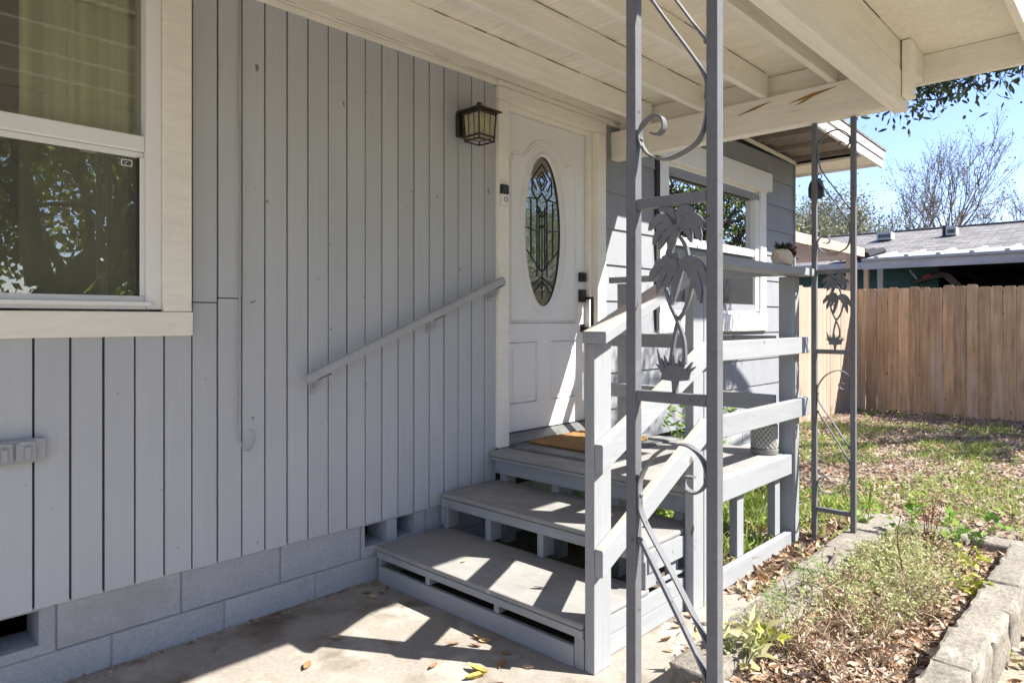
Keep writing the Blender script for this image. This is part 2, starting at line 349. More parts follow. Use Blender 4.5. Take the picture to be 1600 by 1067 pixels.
# ------------------------------------------------------------------ ground, slab, bed soil
def sheet(name, x0, x1, y0, y1, z, mat, n=1, amp=0.):
    xs = np.linspace(x0, x1, n + 1); ys = np.linspace(y0, y1, n + 1); vs = []; fs = []
    for j in range(n + 1):
        for i in range(n + 1): vs.append((xs[i], ys[j], z + random.uniform(-amp, amp)))
    for j in range(n):
        for i in range(n): a = j * (n + 1) + i; fs.append((a, a + 1, a + n + 2, a + n + 1))
    m = MB(); m.v = vs; m.f = fs; return m.build(name, mat)
g = sheet('ground', -250, 250, -250, 250, -.045, GROUND); tag(g, kind='structure')
y = sheet('lawn', 2.0, 13.9, -7.5, 1.4, -.012, GROUND, 60, .012); tag(y, kind='structure')
slab = MB().prism([(-5, .03), (-5, -9), (1.9, -9), (2.05, -1.645), (3.78, -1.58), (4.3, -1.55), (4.35, .03)], 'z', -.10, 0).build('concrete_slab', CONC, None, .006)  # part behind the camera stretched out to bounce sunlight into the porch
tag(slab, kind='structure')
us = sheet('understep_soil_shade', 2.12, 4.1, -1.30, -.0, .006, SOIL, 20, .003); tag(us, kind='structure')  # dark soil sheet over the slab, laid to darken the gaps under the steps
bed = sheet('garden_bed_soil', 2.02, 4.75, -2.42, -1.68, .045, SOIL, 24, .018); tag(bed, kind='structure')

# ------------------------------------------------------------------ the house
house = thing('house', (3, 3, 0), 'grey wooden house wall with white door, two windows and cream porch roof', 'house')
m = MB()   # wall core with openings
for x0, x1, z0, z1 in ((-5, -.62, .3, 3.05), (-.62, 1.04, .3, 1.36), (-.62, 1.04, 2.70, 3.05), (1.04, 3.00, .3, 3.05), (3.00, 3.97, .3, .54), (3.00, 3.97, 2.70, 3.05),
                       (3.97, 4.87, .3, 3.05), (4.87, 6.70, .3, 1.36), (4.87, 6.70, 2.62, 3.05), (6.70, 7.60, .3, 3.05)):
    m.box(x0, x1, .022, .13, z0, z1)
m.box(7.49, 7.60, .13, 6, .3, 3.05).box(-5, 7.60, 5.9, 6, .3, 3.05).box(-5, -4.9, .13, 5.9, .3, 3.05)
core = m.build('wall', GROOVE, house)
m = MB()   # rooms behind the openings
m.box(-4.9, 7.49, 3.6, 3.65, .3, 3.0).box(2.4, 2.46, .14, 3.6, .3, 3.0).box(4.45, 4.5, .14, 3.6, .3, 3.0).box(-1.7, -1.65, .14, 3.6, .3, 3.0).box(-4.9, 7.49, .14, 3.6, .28, .32).box(-4.9, 7.49, .14, 3.6, 2.98, 3.02)
m.build('interior', INTER, house)
MB().box(-5.2, 7.7, -.02, 6.2, 3.12, 3.2).build('roof', ROOF, house)  # flat slab out of view, added to block light from above the rooms
# vertical boards
random.seed(11)
gx = [-.62, -.485, -.375, -.265, -.155, -.045, .065, .175, .285, .395, .503, .612, .726, .836, .946, 1.055, 1.164, 1.27, 1.377, 1.485, 1.592, 1.699, 1.807, 1.913, 2.02, 2.122, 2.225, 2.332, 2.439, 2.546, 2.653, 2.758, 2.863, 2.962]
for i in range(len(gx) - 1):
    a, b = gx[i] + random.uniform(.0028, .0045), gx[i + 1] - random.uniform(.0028, .0045); d = random.uniform(0, .0018)
    z0 = .296 + random.uniform(-.003, .003)
    zs = [(z0, 2.775)]
    if b < 1.17: zs = [(z0, 1.30)]
    elif b < 1.40: zs = [(z0, 1.402 + .02 * (i % 2)), (1.406 + .02 * (i % 2), 2.775)]
    for k, (za, zb) in enumerate(zs):
        bx('board', a, b, -.0 - d - .002 * k, .02, za, zb, GREY, house, .0025)
for x in (-.90, -1.2, -1.5, -1.8, -2.1, -2.4, -2.7, -3., -3.3): bx('board', x - .145, x + .145, 0, .02, .296, 2.775, GREY, house, .0025)
# foundation blocks (two courses, some laid open as vents)
def vent_block(x0, x1, holes, z0, z1):
    m = MB(); xs = x0
    for h0, h1, a, b in holes:
        m.box(xs, h0, .012, .19, z0, z1).box(h0, h1, .012, .19, z0, a).box(h0, h1, .012, .19, b, z1); xs = h1
    m.box(xs, x1, .012, .19, z0, z1)
    return m.build('block', BLOCK, house)
ub = [-2.4, -1.96, -1.52, -1.08, -.64, -.20, .26, .684, 1.125, 1.564, 2.0, 2.42, 2.86, 3.3, 3.74, 4.18, 4.62, 5.06, 5.5, 5.94, 6.38, 6.82, 7.26, 7.6]
for a, b in zip(ub, ub[1:]):
    if abs(a - .26) < .01: vent_block(a + .004, b - .004, [(.47, .631, .160, .285)], .124, .30)
    elif abs(a - 2.0) < .01: vent_block(a + .004, b - .004, [(2.024, 2.163, .176, .285), (2.225, 2.345, .176, .285)], .124, .30)
    else: bx('block', a + .004, b - .004, .012, .19, .124, .30, BLOCK, house, .004)
lb = [-2.2 + .438 * i for i in range(23)]
for a, b in zip(lb, lb[1:]): bx('block', a + .004, b - .004, .009, .19, -.1, .118, BLOCK, house, .004)
bx('mortar_bed', -2.4, 7.6, .0145, .18, -.1, .1215, surf('mortar', (.375, .38, .382), .9, .1, piece=0), house, 0)
bx('mortar_bed', -2.4, .465, .02, .18, .122, .298, MATS['mortar'], house, 0); bx('mortar_bed', .64, 2.02, .02, .18, .122, .298, MATS['mortar'], house, 0); bx('mortar_bed', 2.35, 7.6, .02, .18, .122, .298, MATS['mortar'], house, 0)
bx('crawl_space_wall', -2.4, 7.5, 1.2, 1.25, -.1, .3, GROOVE, house, 0)
# horizontal shingle siding right of the door
course = [.417 + .263 * k for k in range(11)]
for k in range(len(course) - 1):
    z0, z1 = course[k], course[k + 1]; off = (.31 if k % 2 else 0)
    cuts = [4.075] + [c for c in np.arange(4.075 + .33 + off, 7.6, .62)] + [7.625]
    for a, b in zip(cuts, cuts[1:]):
        segs = [(a, b, z0, z1)]
        t = random.uniform(0, .002)
        for (sa, sb, za, zb) in segs:
            if sa > 4.82 and sb < 6.85 and za > 1.3 and zb < 2.70: continue
            if za > 1.3 and zb < 2.70:
                if sa < 4.82 < sb: sb = 4.82
                if sa < 6.84 < sb: sa = 6.84
            zt = min(zb + .012, 3.03)
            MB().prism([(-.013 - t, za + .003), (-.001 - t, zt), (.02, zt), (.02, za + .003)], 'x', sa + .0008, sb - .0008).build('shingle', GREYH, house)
bx('corner_board', 7.60, 7.632, -.022, .05, .30, 3.02, GREYH, house)

# near window
nw = bx('window', .985, 1.043, -.006, .10, 1.371, 2.70, WHITE, house, .004)
tag(nw, 'white sliding sash window with a curtain behind it')
for a in ((-.60, -.545, -.006, .10, 1.371, 2.70), (-.545, .985, -.006, .10, 1.371, 1.40), (-.545, .985, -.006, .10, 2.66, 2.70)): bx('frame', *a, WHITE, nw, .003)
bx('trim', 1.043, 1.152, -.030, .001, 1.365, 2.775, CREAM, nw, .004); bx('trim', -.72, -.60, -.030, .001, 1.365, 2.775, CREAM, nw, .004)
bx('trim', -.74, 1.156, -.032, .001, 1.266, 1.363, CREAM, nw, .004)
bx('sill', -.545, 1.0, -.022, .02, 1.385, 1.402, WHITE, nw, .003)
bx('meeting_rail', -.545, .985, .006, .045, 1.995, 2.058, WHITE, nw, .006); bx('meeting_rail', -.545, .985, .02, .07, 1.972, 1.994, WHITE, nw, .003)
bx('sash', -.545, .985, .012, .05, 1.402, 1.425, WHITE, nw, .004); bx('sash', .966, .985, .010, .05, 1.425, 1.972, WHITE, nw, .003)
bx('sash_stile', .962, .966, .012, .05, 1.425, 1.972, BLACK, nw, 0)
bx('pane', -.545, .985, .054, .058, 2.03, 2.67, GLASSN, nw, 0); bx('pane', -.545, .966, .030, .034, 1.42, 1.985, GLASSL, nw, 0)
mk = MB(); 
for a in ((.905, .945, 1.957, 1.960), (.905, .945, 1.934, 1.937)): mk.box(a[0], a[1], .0285, .0296, a[2], a[3])
for a in ((.905, .908), (.942, .945)): mk.box(a[0], a[1], .0285, .0296, 1.937, 1.957)
mk.build('sticker', WHITE, nw)
# far window
fw = bx('window', 4.80, 4.93, -.030, .02, 1.385, 2.62, WHITEP, house, .003)
tag(fw, 'far window mirroring green foliage')
bx('trim', 6.70, 6.83, -.034, .02, 1.385, 2.62, WHITEP, fw, .003); bx('trim', 4.78, 6.845, -.036, .02, 1.225, 1.383, WHITEP, fw, .003)
bx('trim', 4.56, 6.93, -.055, -.016, 2.635, 2.815, WHITEP, fw, .003); bx('drip_cap', 4.8, 6.84, -.05, .02, 2.615, 2.634, CREAM, fw, .002)
bx('frame', 4.93, 4.965, -.012, .08, 1.40, 2.60, WHITE, fw); bx('frame', 6.62, 6.70, -.012, .08, 1.40, 2.60, WHITE, fw); bx('frame', 4.93, 6.70, -.012, .08, 1.385, 1.415, WHITE, fw); bx('frame', 4.93, 6.70, -.012, .08, 2.585, 2.615, WHITE, fw)
bx('meeting_rail', 4.965, 6.62, .0, .05, 1.955, 2.03, WHITE, fw, .004)
bx('pane', 4.965, 6.62, .040, .044, 2.02, 2.59, GLASSF, fw, 0); bx('pane', 4.965, 6.62, .02, .024, 1.41, 1.96, SCREEN, fw, 0)
bx('painted_shutter_shadow', 4.745, 4.795, -.028, .0, 1.25, 2.62, GROOVE, fw, 0)  # near-black strip standing in for a shutter's shadow left of the window
# door with frame
df = bx('door_frame', 2.958, 3.052, -.026, .10, .556, 2.665, CREAM, house, .004)
bx('casing', 3.965, 4.066, -.026, .10, .556, 2.665, CREAM, df, .004); bx('casing', 2.958, 4.066, -.028, .10, 2.667, 2.745, CREAM, df, .004)
bx('stop', 3.925, 3.965, .02, .10, .60, 2.665, CREAM, df, .003); bx('stop', 3.052, 3.93, .025, .10, 2.640, 2.666, CREAM, df, .003)
MB().prism([(-.03, .556), (.10, .556), (.10, .618), (.05, .618), (-.03, .575)], 'x', 3.05, 3.962).build('threshold', ALU, df, .002)
bx('weather_strip', 3.05, 3.925, .045, .06, .606, .622, BLACK, df, 0)
# the leaf: a slab with an oval hole
def ell(cx, cz, a, b, n=48, ph=0): return [(cx + a * math.cos(2 * math.pi * i / n + ph), cz + b * math.sin(2 * math.pi * i / n + ph)) for i in range(n)]
OX, OZ = 3.468, 1.918
def holed(x0, x1, z0, z1, cx, cz, a, b, yf, yb, n=48):
    m = MB(); inner = ell(cx, cz, a, b, n); outer = []
    for (px, pz) in inner:
        dx, dz = px - cx, pz - cz
        t = min((((x1 if dx > 0 else x0) - cx) / dx) if abs(dx) > 1e-6 else 1e9, (((z1 if dz > 0 else z0) - cz) / dz) if abs(dz) > 1e-6 else 1e9)
        outer.append((cx + dx * t, cz + dz * t))
    for cxn, czn in ((x0, z0), (x1, z0), (x1, z1), (x0, z1)):      # keep square corners
        i = min(range(n), key=lambda q: abs(math.atan2(outer[q][1] - cz, outer[q][0] - cx) - math.atan2(czn - cz, cxn - cx)))
        outer[i] = (cxn, czn)
    vs = [(x, yf, z) for x, z in outer] + [(x, yf, z) for x, z in inner] + [(x, yb, z) for x, z in outer] + [(x, yb, z) for x, z in inner]
    fs = []
    for i in range(n):
        j = (i + 1) % n
        fs += [(i, j, n + j, n + i), (2 * n + j, 2 * n + i, 3 * n + i, 3 * n + j), (n + i, n + j, 3 * n + j, 3 * n + i), (j, i, 2 * n + i, 2 * n + j)]
    return m.add(vs, fs)
door = holed(3.056, 3.920, .622, 2.636, OX, OZ, .185, .500, .058, .098).build('door', DOORW, house)
tag(door, 'white panelled front door with oval leaded glass')
def ring(a, b, w, y0, y1):
    m = MB(); n = 64; A = ell(OX, OZ, a, b, n); B = ell(OX, OZ, a + w, b + w, n); C = ell(OX, OZ, a + w * .5, b + w * .5, n)
    vs = [(x, y0, z) for x, z in A] + [(x, y1, z) for x, z in C] + [(x, y0, z) for x, z in B]
    fs = []
    for i in range(n):
        j = (i + 1) % n; fs += [(i, j, n + j, n + i), (n + i, n + j, 2 * n + j, 2 * n + i)]
    return m.add(vs, fs)
ring(.180, .495, .036, .060, .040).build('oval_moulding', DOORW, door, 0, True); ring(.226, .545, .018, .060, .050).build('oval_moulding', DOORW, door, 0, True)
def mould(pts, r=.0075, closed=True):
    if closed: pts = pts + [pts[0], pts[1]]
    return MB().tube([(x, .0575, z) for x, z in pts], r, 8, False)
lp = [(3.145, 1.31), (3.145, 2.34)] + [(3.17, 2.385), (3.215, 2.405), (3.26, 2.395), (3.30, 2.42), (3.35, 2.475), (3.42, 2.51), (3.49, 2.515), (3.56, 2.50), (3.62, 2.455), (3.665, 2.40), (3.70, 2.385), (3.75, 2.395), (3.795, 2.375), (3.815, 2.33)] + [(3.815, 1.31)]
mould(lp).build('panel_moulding', DOORW, door, 0, True)
mould([(x * .96 + OX * .04, z * .975 + 1.9 * .025) for x, z in lp], .005).build('panel_moulding', DOORW, door, 0, True)
for a, b in ((3.135, 3.395), (3.545, 3.800)):
    mould([(a, .80), (a, 1.185), (b, 1.185), (b, .80)]).build('panel_moulding', DOORW, door, 0, True)
    MB().box(a + .035, b - .035, .053, .060, .835, 1.15).build('raised_panel', DOORW, door, .004)
gl = MB(); E2 = ell(OX, OZ, .184, .499, 48); gl.add([(OX, .070, OZ)] + [(x, .070, z) for x, z in E2], [(0, i + 1, (i + 1) % 48 + 1) for i in range(48)]).build('glass_pane', GLASSD, door)
# leading of the oval light
def inside(x, z): return ((x - OX) / .178) ** 2 + ((z - OZ) / .49) ** 2 <= 1
cm = MB()
def came(pts, r=.0035):
    seg = []
    for p, q in zip(pts, pts[1:]):
        for k in range(10):
            t = k / 10; seg.append((p[0] + (q[0] - p[0]) * t, p[1] + (q[1] - p[1]) * t))
    seg.append(pts[-1]); run = []
    for x, z in seg + [(99, 99)]:
        if inside(OX + x, OZ + z): run.append((OX + x, .067, OZ + z))
        else:
            if len(run) > 1: cm.tube(run, r, 5)
            run = []
for sgn in (-1, 1):
    came([(sgn * .05, -.30), (sgn * .05, .20), (0, .26)]); came([(sgn * .028, -.26), (sgn * .028, .16)]); came([(sgn * .05, .20), (sgn * .10, .26), (sgn * .10, .34)])
    came([(0, .12), (sgn * .05, .17)]); came([(0, .09), (sgn * .05, .14)]); came([(0, .02), (sgn * .028, .05)])
    came([(0, -.30), (sgn * .11, -.37), (sgn * .14, -.33)]); came([(0, -.27), (sgn * .12, -.16), (sgn * .19, -.10)]); came([(0, -.33), (sgn * .09, -.41)])
    came([(sgn * .05, .0), (sgn * .19, .02)]); came([(sgn * .05, .22), (sgn * .19, .20)]); came([(sgn * .11, .20), (sgn * .11, -.16)])
    came([(0, .40), (sgn * .055, .34), (0, .27)]); came([(0, .37), (sgn * .03, .34), (0, .30)]); came([(0, .45), (sgn * .10, .34), (sgn * .055, .27)])
came([(0, -.45), (0, .12)], .0025)
cm.build('leading', BLACK, door)
MB().tube([(x, .068, z) for x, z in ell(OX, OZ, .181, .496, 60)] + [(OX + .181, .068, OZ)], .004, 5, False).build('leading', BLACK, door)
bx('deadbolt', 3.845, 3.905, .028, .058, 1.60, 1.665, BLACK, door, .004); bx('thumb_turn', 3.865, 3.885, .015, .028, 1.615, 1.65, BLACK, door, .003)
hp = bx('handle_plate', 3.845, 3.905, .032, .058, 1.455, 1.545, BLACK, door, .004)
MB().box(3.888, 3.906, -.035, .032, 1.475, 1.493).box(3.888, 3.906, -.035, -.020, 1.262, 1.475).box(3.888, 3.906, -.02, .056, 1.262, 1.280).build('pull_handle', BLACK, door, .003)
bx('handle_plate', 3.868, 3.915, .05, .058, 1.245, 1.30, BLACK, door, .003)

# porch roof: joists along the wall, one beam across the end, sheathing above, soffit and fascia outside
pr = MB().box(-3.2, 4.525, -2.50, .02, 2.892, 2.93).build('porch_roof', ROOF, house)
tag(pr, 'open cream porch ceiling with bare joists')
x = -3.15
while x < 4.5:
    w = min(.19, 4.52 - x); bx('deck_board', x + .0015, x + w - .0015, -1.90, .0, 2.852 + random.uniform(0, .003), 2.884, CEILY, pr, .0025); x += w
bx('soffit_panel', -3.15, 4.52, -2.44, -1.902, 2.850, 2.880, surf('soffit_paint', (.85, .81, .72), .65, .05, 2, piece=0, spots=((.3, .26, .2), .76, 14, .02)), pr, 0)
for yy in (-.33, -.76, -1.16, -1.57): bx('joist', -3.1, 4.19, yy, yy + .040, 2.702, 2.850, CEIL, pr, .004)
CRK = surf('dark_crack', (.06, .045, .03), .9, .2, piece=0)
for yy in (-.33, -.76, -1.16, -1.57, -1.902):
    m = MB(); xx = -.2
    while xx < 4.1:
        l = random.uniform(.08, .6); e = min(xx + l, 4.14); h = random.uniform(.0006, .0018); m.box(xx, e, yy - .0012, yy + .001, 2.8475 - h, 2.8485); xx = e + random.uniform(.03, .35)
    tag(m.build('joint_crack', CRK, pr), kind='stuff')
m = MB(); xx = 1.2
while xx < 4.4:
    l = random.uniform(.1, .7); e = min(xx + l, 4.45); m.box(xx, e, -.0424, -.041, 2.7776 - random.uniform(.0, .0006), 2.7783); xx = e + random.uniform(.02, .25)
tag(m.build('joint_crack', CRK, pr), kind='stuff')
bx('ledger', -3.1, 4.50, -.042, -.001, 2.778, 2.850, CEIL, pr, .003); bx('cornice_strip', -3.1, 4.50, -.016, -.001, 2.748, 2.776, CREAM, pr, .003)
bx('header_board', 2.95, 4.15, -.034, -.017, 2.748, 2.777, CREAM, pr, .003)
bx('beam', 4.15, 4.24, -1.83, -.004, 2.496, 2.700, BEAMP, pr, .007)
bx('beam', -3.1, 4.31, -1.905, -1.832, 2.493, 2.690, CEIL, pr, .006); bx('beam', -3.1, 4.30, -1.900, -1.828, 2.694, 2.848, CEIL, pr, .004)
bx('blocking', 4.245, 4.29, -1.83, -.02, 2.702, 2.85, CEILY, pr, .003)
bx('cleat', 4.16, 4.262, -1.955, -1.908, 2.54, 2.846, CEIL, pr, .005); bx('cleat', 4.262, 4.48, -1.945, -1.905, 2.69, 2.848, CEIL, pr, .004)
bx('end_board', 4.48, 4.52, -2.43, -.02, 2.682, 2.848, CEILY, pr, .004)
bx('fascia', -3.15, 4.525, -2.475, -2.44, 2.690, 2.90, CREAM, pr, .004); bx('drip_edge', -3.15, 4.53, -2.505, -2.478, 2.83, 2.925, CREAM, pr, .003)
# splits in the end beam showing bare wood
for (ya, za, yb, zb, t) in ((-.98, 2.622, -1.20, 2.668, .007), (-1.30, 2.630, -1.58, 2.672, .009), (-1.34, 2.612, -1.44, 2.640, .005)):
    MB().prism([(ya, za), ((ya + yb) / 2, (za + zb) / 2 - t), (yb, zb), ((ya + yb) / 2, (za + zb) / 2 + t * 1.2)], 'x', 4.147, 4.155).build('split', surf('bare_split_wood', (.30, .17, .05), .9, .2, 8) if 'bare_split_wood' not in MATS else MATS['bare_split_wood'], pr)

# overhanging eave of the taller far part
ev = MB().prism([(4.35, 3.235), (8.12, 3.135), (8.12, 3.155), (4.35, 3.255)], 'y', -.80, .3).build('eave', ROOF, house)
tag(ev, 'far eave with weathered brown soffit boards')
def ez(x): return 3.235 - (x - 4.35) * .0265
for i in range(19):
    a = 4.40 + .194 * i; MB().prism([(a, ez(a) - .035), (a + .19, ez(a + .19) - .035), (a + .19, ez(a + .19) - .005), (a, ez(a) - .005)], 'y', -.74, .05).build('soffit_board', SOFFIT, ev, .003)
for a in (4.9, 5.5, 6.1, 6.6, 7.1, 7.6): MB().prism([(a, ez(a) - .085), (a + .035, ez(a) - .085), (a + .035, ez(a) - .037), (a, ez(a) - .037)], 'y', -.735, .0).build('lookout', SOFFIT, ev, .003)
for t0, t1, ya, yb, mt in ((-.175, -.088, -.775, -.745, WHITEP), (-.086, -.004, -.79, -.745, WHITEP)):
    MB().prism([(4.38, ez(4.38) + t0), (8.09, ez(8.09) + t0), (8.09, ez(8.09) + t1), (4.38, ez(4.38) + t1)], 'y', ya, yb).build('fascia', mt, ev, .003)
MB().prism([(4.38, ez(4.38) - .11), (7.66, ez(7.66) - .11), (7.66, ez(7.66) - .075), (4.38, ez(4.38) - .075)], 'y', -.025, .0).build('trim', CREAM, ev, .003)
bx('end_fascia', 8.05, 8.085, -.745, .3, ez(8.06) - .155, ez(8.06) - .006, WHITEP, ev, .003)
bx('end_soffit', 7.63, 8.05, -.70, .3, ez(8.06) - .125, ez(8.06) - .10, CREAM, ev, .002)
# ------------------------------------------------------------------ things on and by the wall
cu = MB(); n = 120; x0, x1 = .60, 1.30
for i in range(n + 1):
    t = i / n; xx = x0 + (x1 - x0) * t; yy = .145 + .022 * math.sin(t * 46) + .014 * math.sin(t * 23 + 1)
    cu.v += [(xx, yy, 1.0), (xx, yy, 2.80), (xx + .001, yy + .004, 1.0), (xx + .001, yy + .004, 2.80)]
for i in range(n): a = i * 4; cu.f += [(a, a + 4, a + 5, a + 1), (a + 2, a + 3, a + 7, a + 6)]
c = cu.build('curtain', CURT, None, 0, True); tag(c, 'olive green pleated curtain hanging inside the near window', 'curtain')

hr = thing('handrail', (2.29, -.001, 1.0), 'grey sloping handrail fixed to the board wall left of the door', 'handrail')
a, b = Vector((1.642, -.075, 1.056)), Vector((2.945, -.075, 1.568)); d = (b - a).normalized(); nrm = Vector((-d.z, 0, d.x))
prof = [(-.018, -.020), (.018, -.020), (.021, -.010), (.018, .013), (.011, .020), (-.011, .020), (-.018, .013), (-.021, -.010)]
m = MB(); vs = [a + Vector((0, p[0], 0)) + nrm * p[1] for p in prof] + [b + Vector((0, p[0], 0)) + nrm * p[1] for p in prof]
k = len(prof); m.add(vs, [(i, k + i, k + (i + 1) % k, (i + 1) % k) for i in range(k)] + [tuple(range(k)), tuple(range(k, 2 * k))[::-1]]); 
m.build('rail', surf('grey_rail_paint', (.40, .41, .42), .5, .06, 4, gstr=.1, piece=0), hr, .002)
for t in (.05, .59, .955):
    p = a + (b - a) * t
    MB().tube(smooth_path([(p.x + .01, -.004, p.z - .075), (p.x + .012, -.03, p.z - .075), (p.x + .02, -.06, p.z - .055), (p.x + .03, -.072, p.z - .018)]), .0075, 8).box(p.x - .002, p.x + .022, -.008, -.002, p.z - .10, p.z - .045)\
        .prism([(p.x + .002, p.z - .035), (p.x + .07, p.z - .008), (p.x + .07, p.z - .003), (p.x + .002, p.z - .028)], 'y', -.088, -.062).build('bracket', MATS['grey_rail_paint'], hr, .001)

ln = thing('wall_lantern', (2.70, -.001, 2.40), 'dark bronze lantern with seeded glass mounted left of the door', 'lantern')
bx('back_plate', 2.628, 2.722, -.028, -.002, 2.372, 2.508, BRONZE, ln, .004)
cx, cy = 2.70, -.125
MB().box(cx - .012, cx + .012, -.10, -.027, 2.455, 2.48).build('arm', BRONZE, ln, .002)
def frus(m, cx, cy, z0, z1, a, b):
    return m.add([(cx + s * a, cy + t * a, z0) for s, t in ((-1, -1), (1, -1), (1, 1), (-1, 1))] + [(cx + s * b, cy + t * b, z1) for s, t in ((-1, -1), (1, -1), (1, 1), (-1, 1))],
                 [(3, 2, 1, 0), (4, 5, 6, 7), (0, 1, 5, 4), (1, 2, 6, 5), (2, 3, 7, 6), (3, 0, 4, 7)])
m = MB(); frus(m, cx, cy, 2.500, 2.508, .092, .092); frus(m, cx, cy, 2.508, 2.540, .088, .024); frus(m, cx, cy, 2.540, 2.558, .014, .010); m.build('lantern_roof', BRONZE, ln)
m = MB(); frus(m, cx, cy, 2.358, 2.498, .054, .061); m.build('glass_shade', FROST, ln)
m = MB()
for s, t in ((-1, -1), (1, -1), (1, 1), (-1, 1)): m.tube([(cx + s * .058, cy + t * .058, 2.335), (cx + s * .068, cy + t * .068, 2.502)], .0065, 4)
for z, w in ((2.338, .060), (2.362, .062), (2.488, .068)):
    for i in range(4):
        q = [(-1, -1), (1, -1), (1, 1), (-1, 1), (-1, -1)]; m.tube([(cx + q[i][0] * w, cy + q[i][1] * w, z), (cx + q[i + 1][0] * w, cy + q[i + 1][1] * w, z)], .005, 4)
for s, t in ((0, -1), (1, 0), (-1, 0)):
    for o in (-.022, .022): m.tube([(cx + s * .060 + (o if s == 0 else 0), cy + t * .060 + (o if t == 0 else 0), 2.345), (cx + s * .067 + (o if s == 0 else 0), cy + t * .067 + (o if t == 0 else 0), 2.498)], .0025, 4)
m.build('cage', BRONZE, ln)

db = thing('doorbell', (2.99, -.028, 2.0), 'small silver and black doorbell on the left door casing', 'doorbell')
bx('body', 2.965, 3.022, -.052, -.029, 2.020, 2.090, WHITE, db, .004); bx('camera_cover', 2.965, 3.022, -.053, -.029, 2.092, 2.148, BLACK, db, .004)
MB().tube([(2.9935 + .014 * math.cos(t * .2618), -.053, 2.058 + .014 * math.sin(t * .2618)) for t in range(25)], .002, 6, False).build('button', BLACK, db)

ob = thing('outlet_box', (.57, -.002, .83), 'painted outdoor outlet box with two flip covers on the siding', 'outlet box')
bx('box', .445, .645, -.035, -.003, .828, .912, CABLE, ob, .006)
for a in (.485, .552):
    cv = bx('cover', a, a + .060, -.045, -.036, .838, .904, CABLE, ob, .004); bx('latch', a + .024, a + .044, -.052, -.046, .842, .888, CABLE, cv, .003); bx('hinge', a + .008, a + .052, -.051, -.046, .897, .907, CABLE, cv, .002)

m = MB().tube(smooth_path([(1.362, -.012, 2.77), (1.358, -.014, 2.3), (1.364, -.013, 1.9), (1.358, -.015, 1.4), (1.356, -.014, 1.05), (1.354, -.015, .86), (1.366, -.018, .79), (1.392, -.022, .758), (1.420, -.022, .785), (1.424, -.020, .83), (1.408, -.018, .848)]), .0036, 7)
c = m.build('cable', CABLE, None, 0, True); tag(c, 'thin painted cable running down the siding to a hooked end', 'cable')

# ------------------------------------------------------------------ timber steps with landing and rails
st = thing('porch_steps', (3.05, -.7, 0), 'pale grey timber steps with landing and railings before the door', 'steps')
YO = -1.338
# step 1
bx('tread', 2.068, 2.545, YO + .003, -.022, .156, .180, TREAD, st, .008)
bx('tread_edge', 2.070, 2.094, YO + .004, -.026, .122, .154, STEP, st, .004)
bx('riser_board', 2.074, 2.096, YO + .05, -.034, .0, .083, STEP, st, .003)
for ya, yb in ((-.03, -.05), (-.40, -.43), (-.855, -.885), (-1.29, -1.335)): bx('spacer', 2.080, 2.15, ya, yb, .0 if ya == -1.29 else .085, .121, STEP, st, .002)
bx('side_board', 2.19, 2.83, YO - .004, YO + .02, .084, .154, STEP, st, .003); bx('side_board', 2.19, 2.83, YO - .003, YO + .02, .002, .081, STEP, st, .003)
# step 2
bx('tread', 2.498, 2.96, YO + .003, -.022, .348, .373, TREAD, st, .008)
bx('tread_edge', 2.500, 2.526, YO + .004, -.026, .298, .346, STEP, st, .004)
for ya in (-.03, -.36, -.72, -1.06, -1.295): bx('post', 2.515, 2.60, ya, ya - .038, .181, .297, STEPV, st, .003)
bx('post', 2.505, 2.527, -.020, -.05, .20, .296, STEPV, st, .003)
bx('side_board', 2.53, 2.83, YO - .004, YO + .02, .25, .346, STEP, st, .003); bx('side_board', 2.62, 2.83, YO - .002, YO + .02, .181, .19, STEP, st, 0)
bx('post', 2.76, 2.82, YO + .022, YO + .06, 0, .25, STEPV, st, .003)
# landing
bx('landing_deck', 2.888, 4.05, YO + .0, -.022, .518, .553, TREAD, st, .006)
bx('tread_edge', 2.890, 2.915, YO + .004, -.026, .500, .516, STEP, st, .003)
bx('riser_board', 2.922, 2.946, YO + .004, -.03, .417, .499, STEP, st, .003)
for ya in (-.05, -.45, -.85, -1.22): bx('post', 2.945, 3.03, ya, ya - .05, 0 if ya > -1 else .0, .416, STEPV, st, .003)
bx('joist', 2.95, 4.04, -.05, -.085, .43, .516, STEPV, st, 0); bx('joist', 2.95, 4.04, -.68, -.715, .43, .516, STEPV, st, 0)
bx('side_board', 3.035, 4.018, YO - .038, YO - .001, .440, .552, STEP, st, .004)
bx('post', 3.37, 3.445, YO - .004, YO + .04, .105, .438, STEPV, st, .003); bx('post', 3.86, 3.93, YO + .0, YO + .045, .105, .438, STEPV, st, .003)
bx('post', 3.96, 4.01, -.16, -.21, 0, .516, STEPV, st, .003)
bx('bottom_board', 3.035, 4.018, YO - .036, YO - .001, .010, .104, STEP, st, .003)
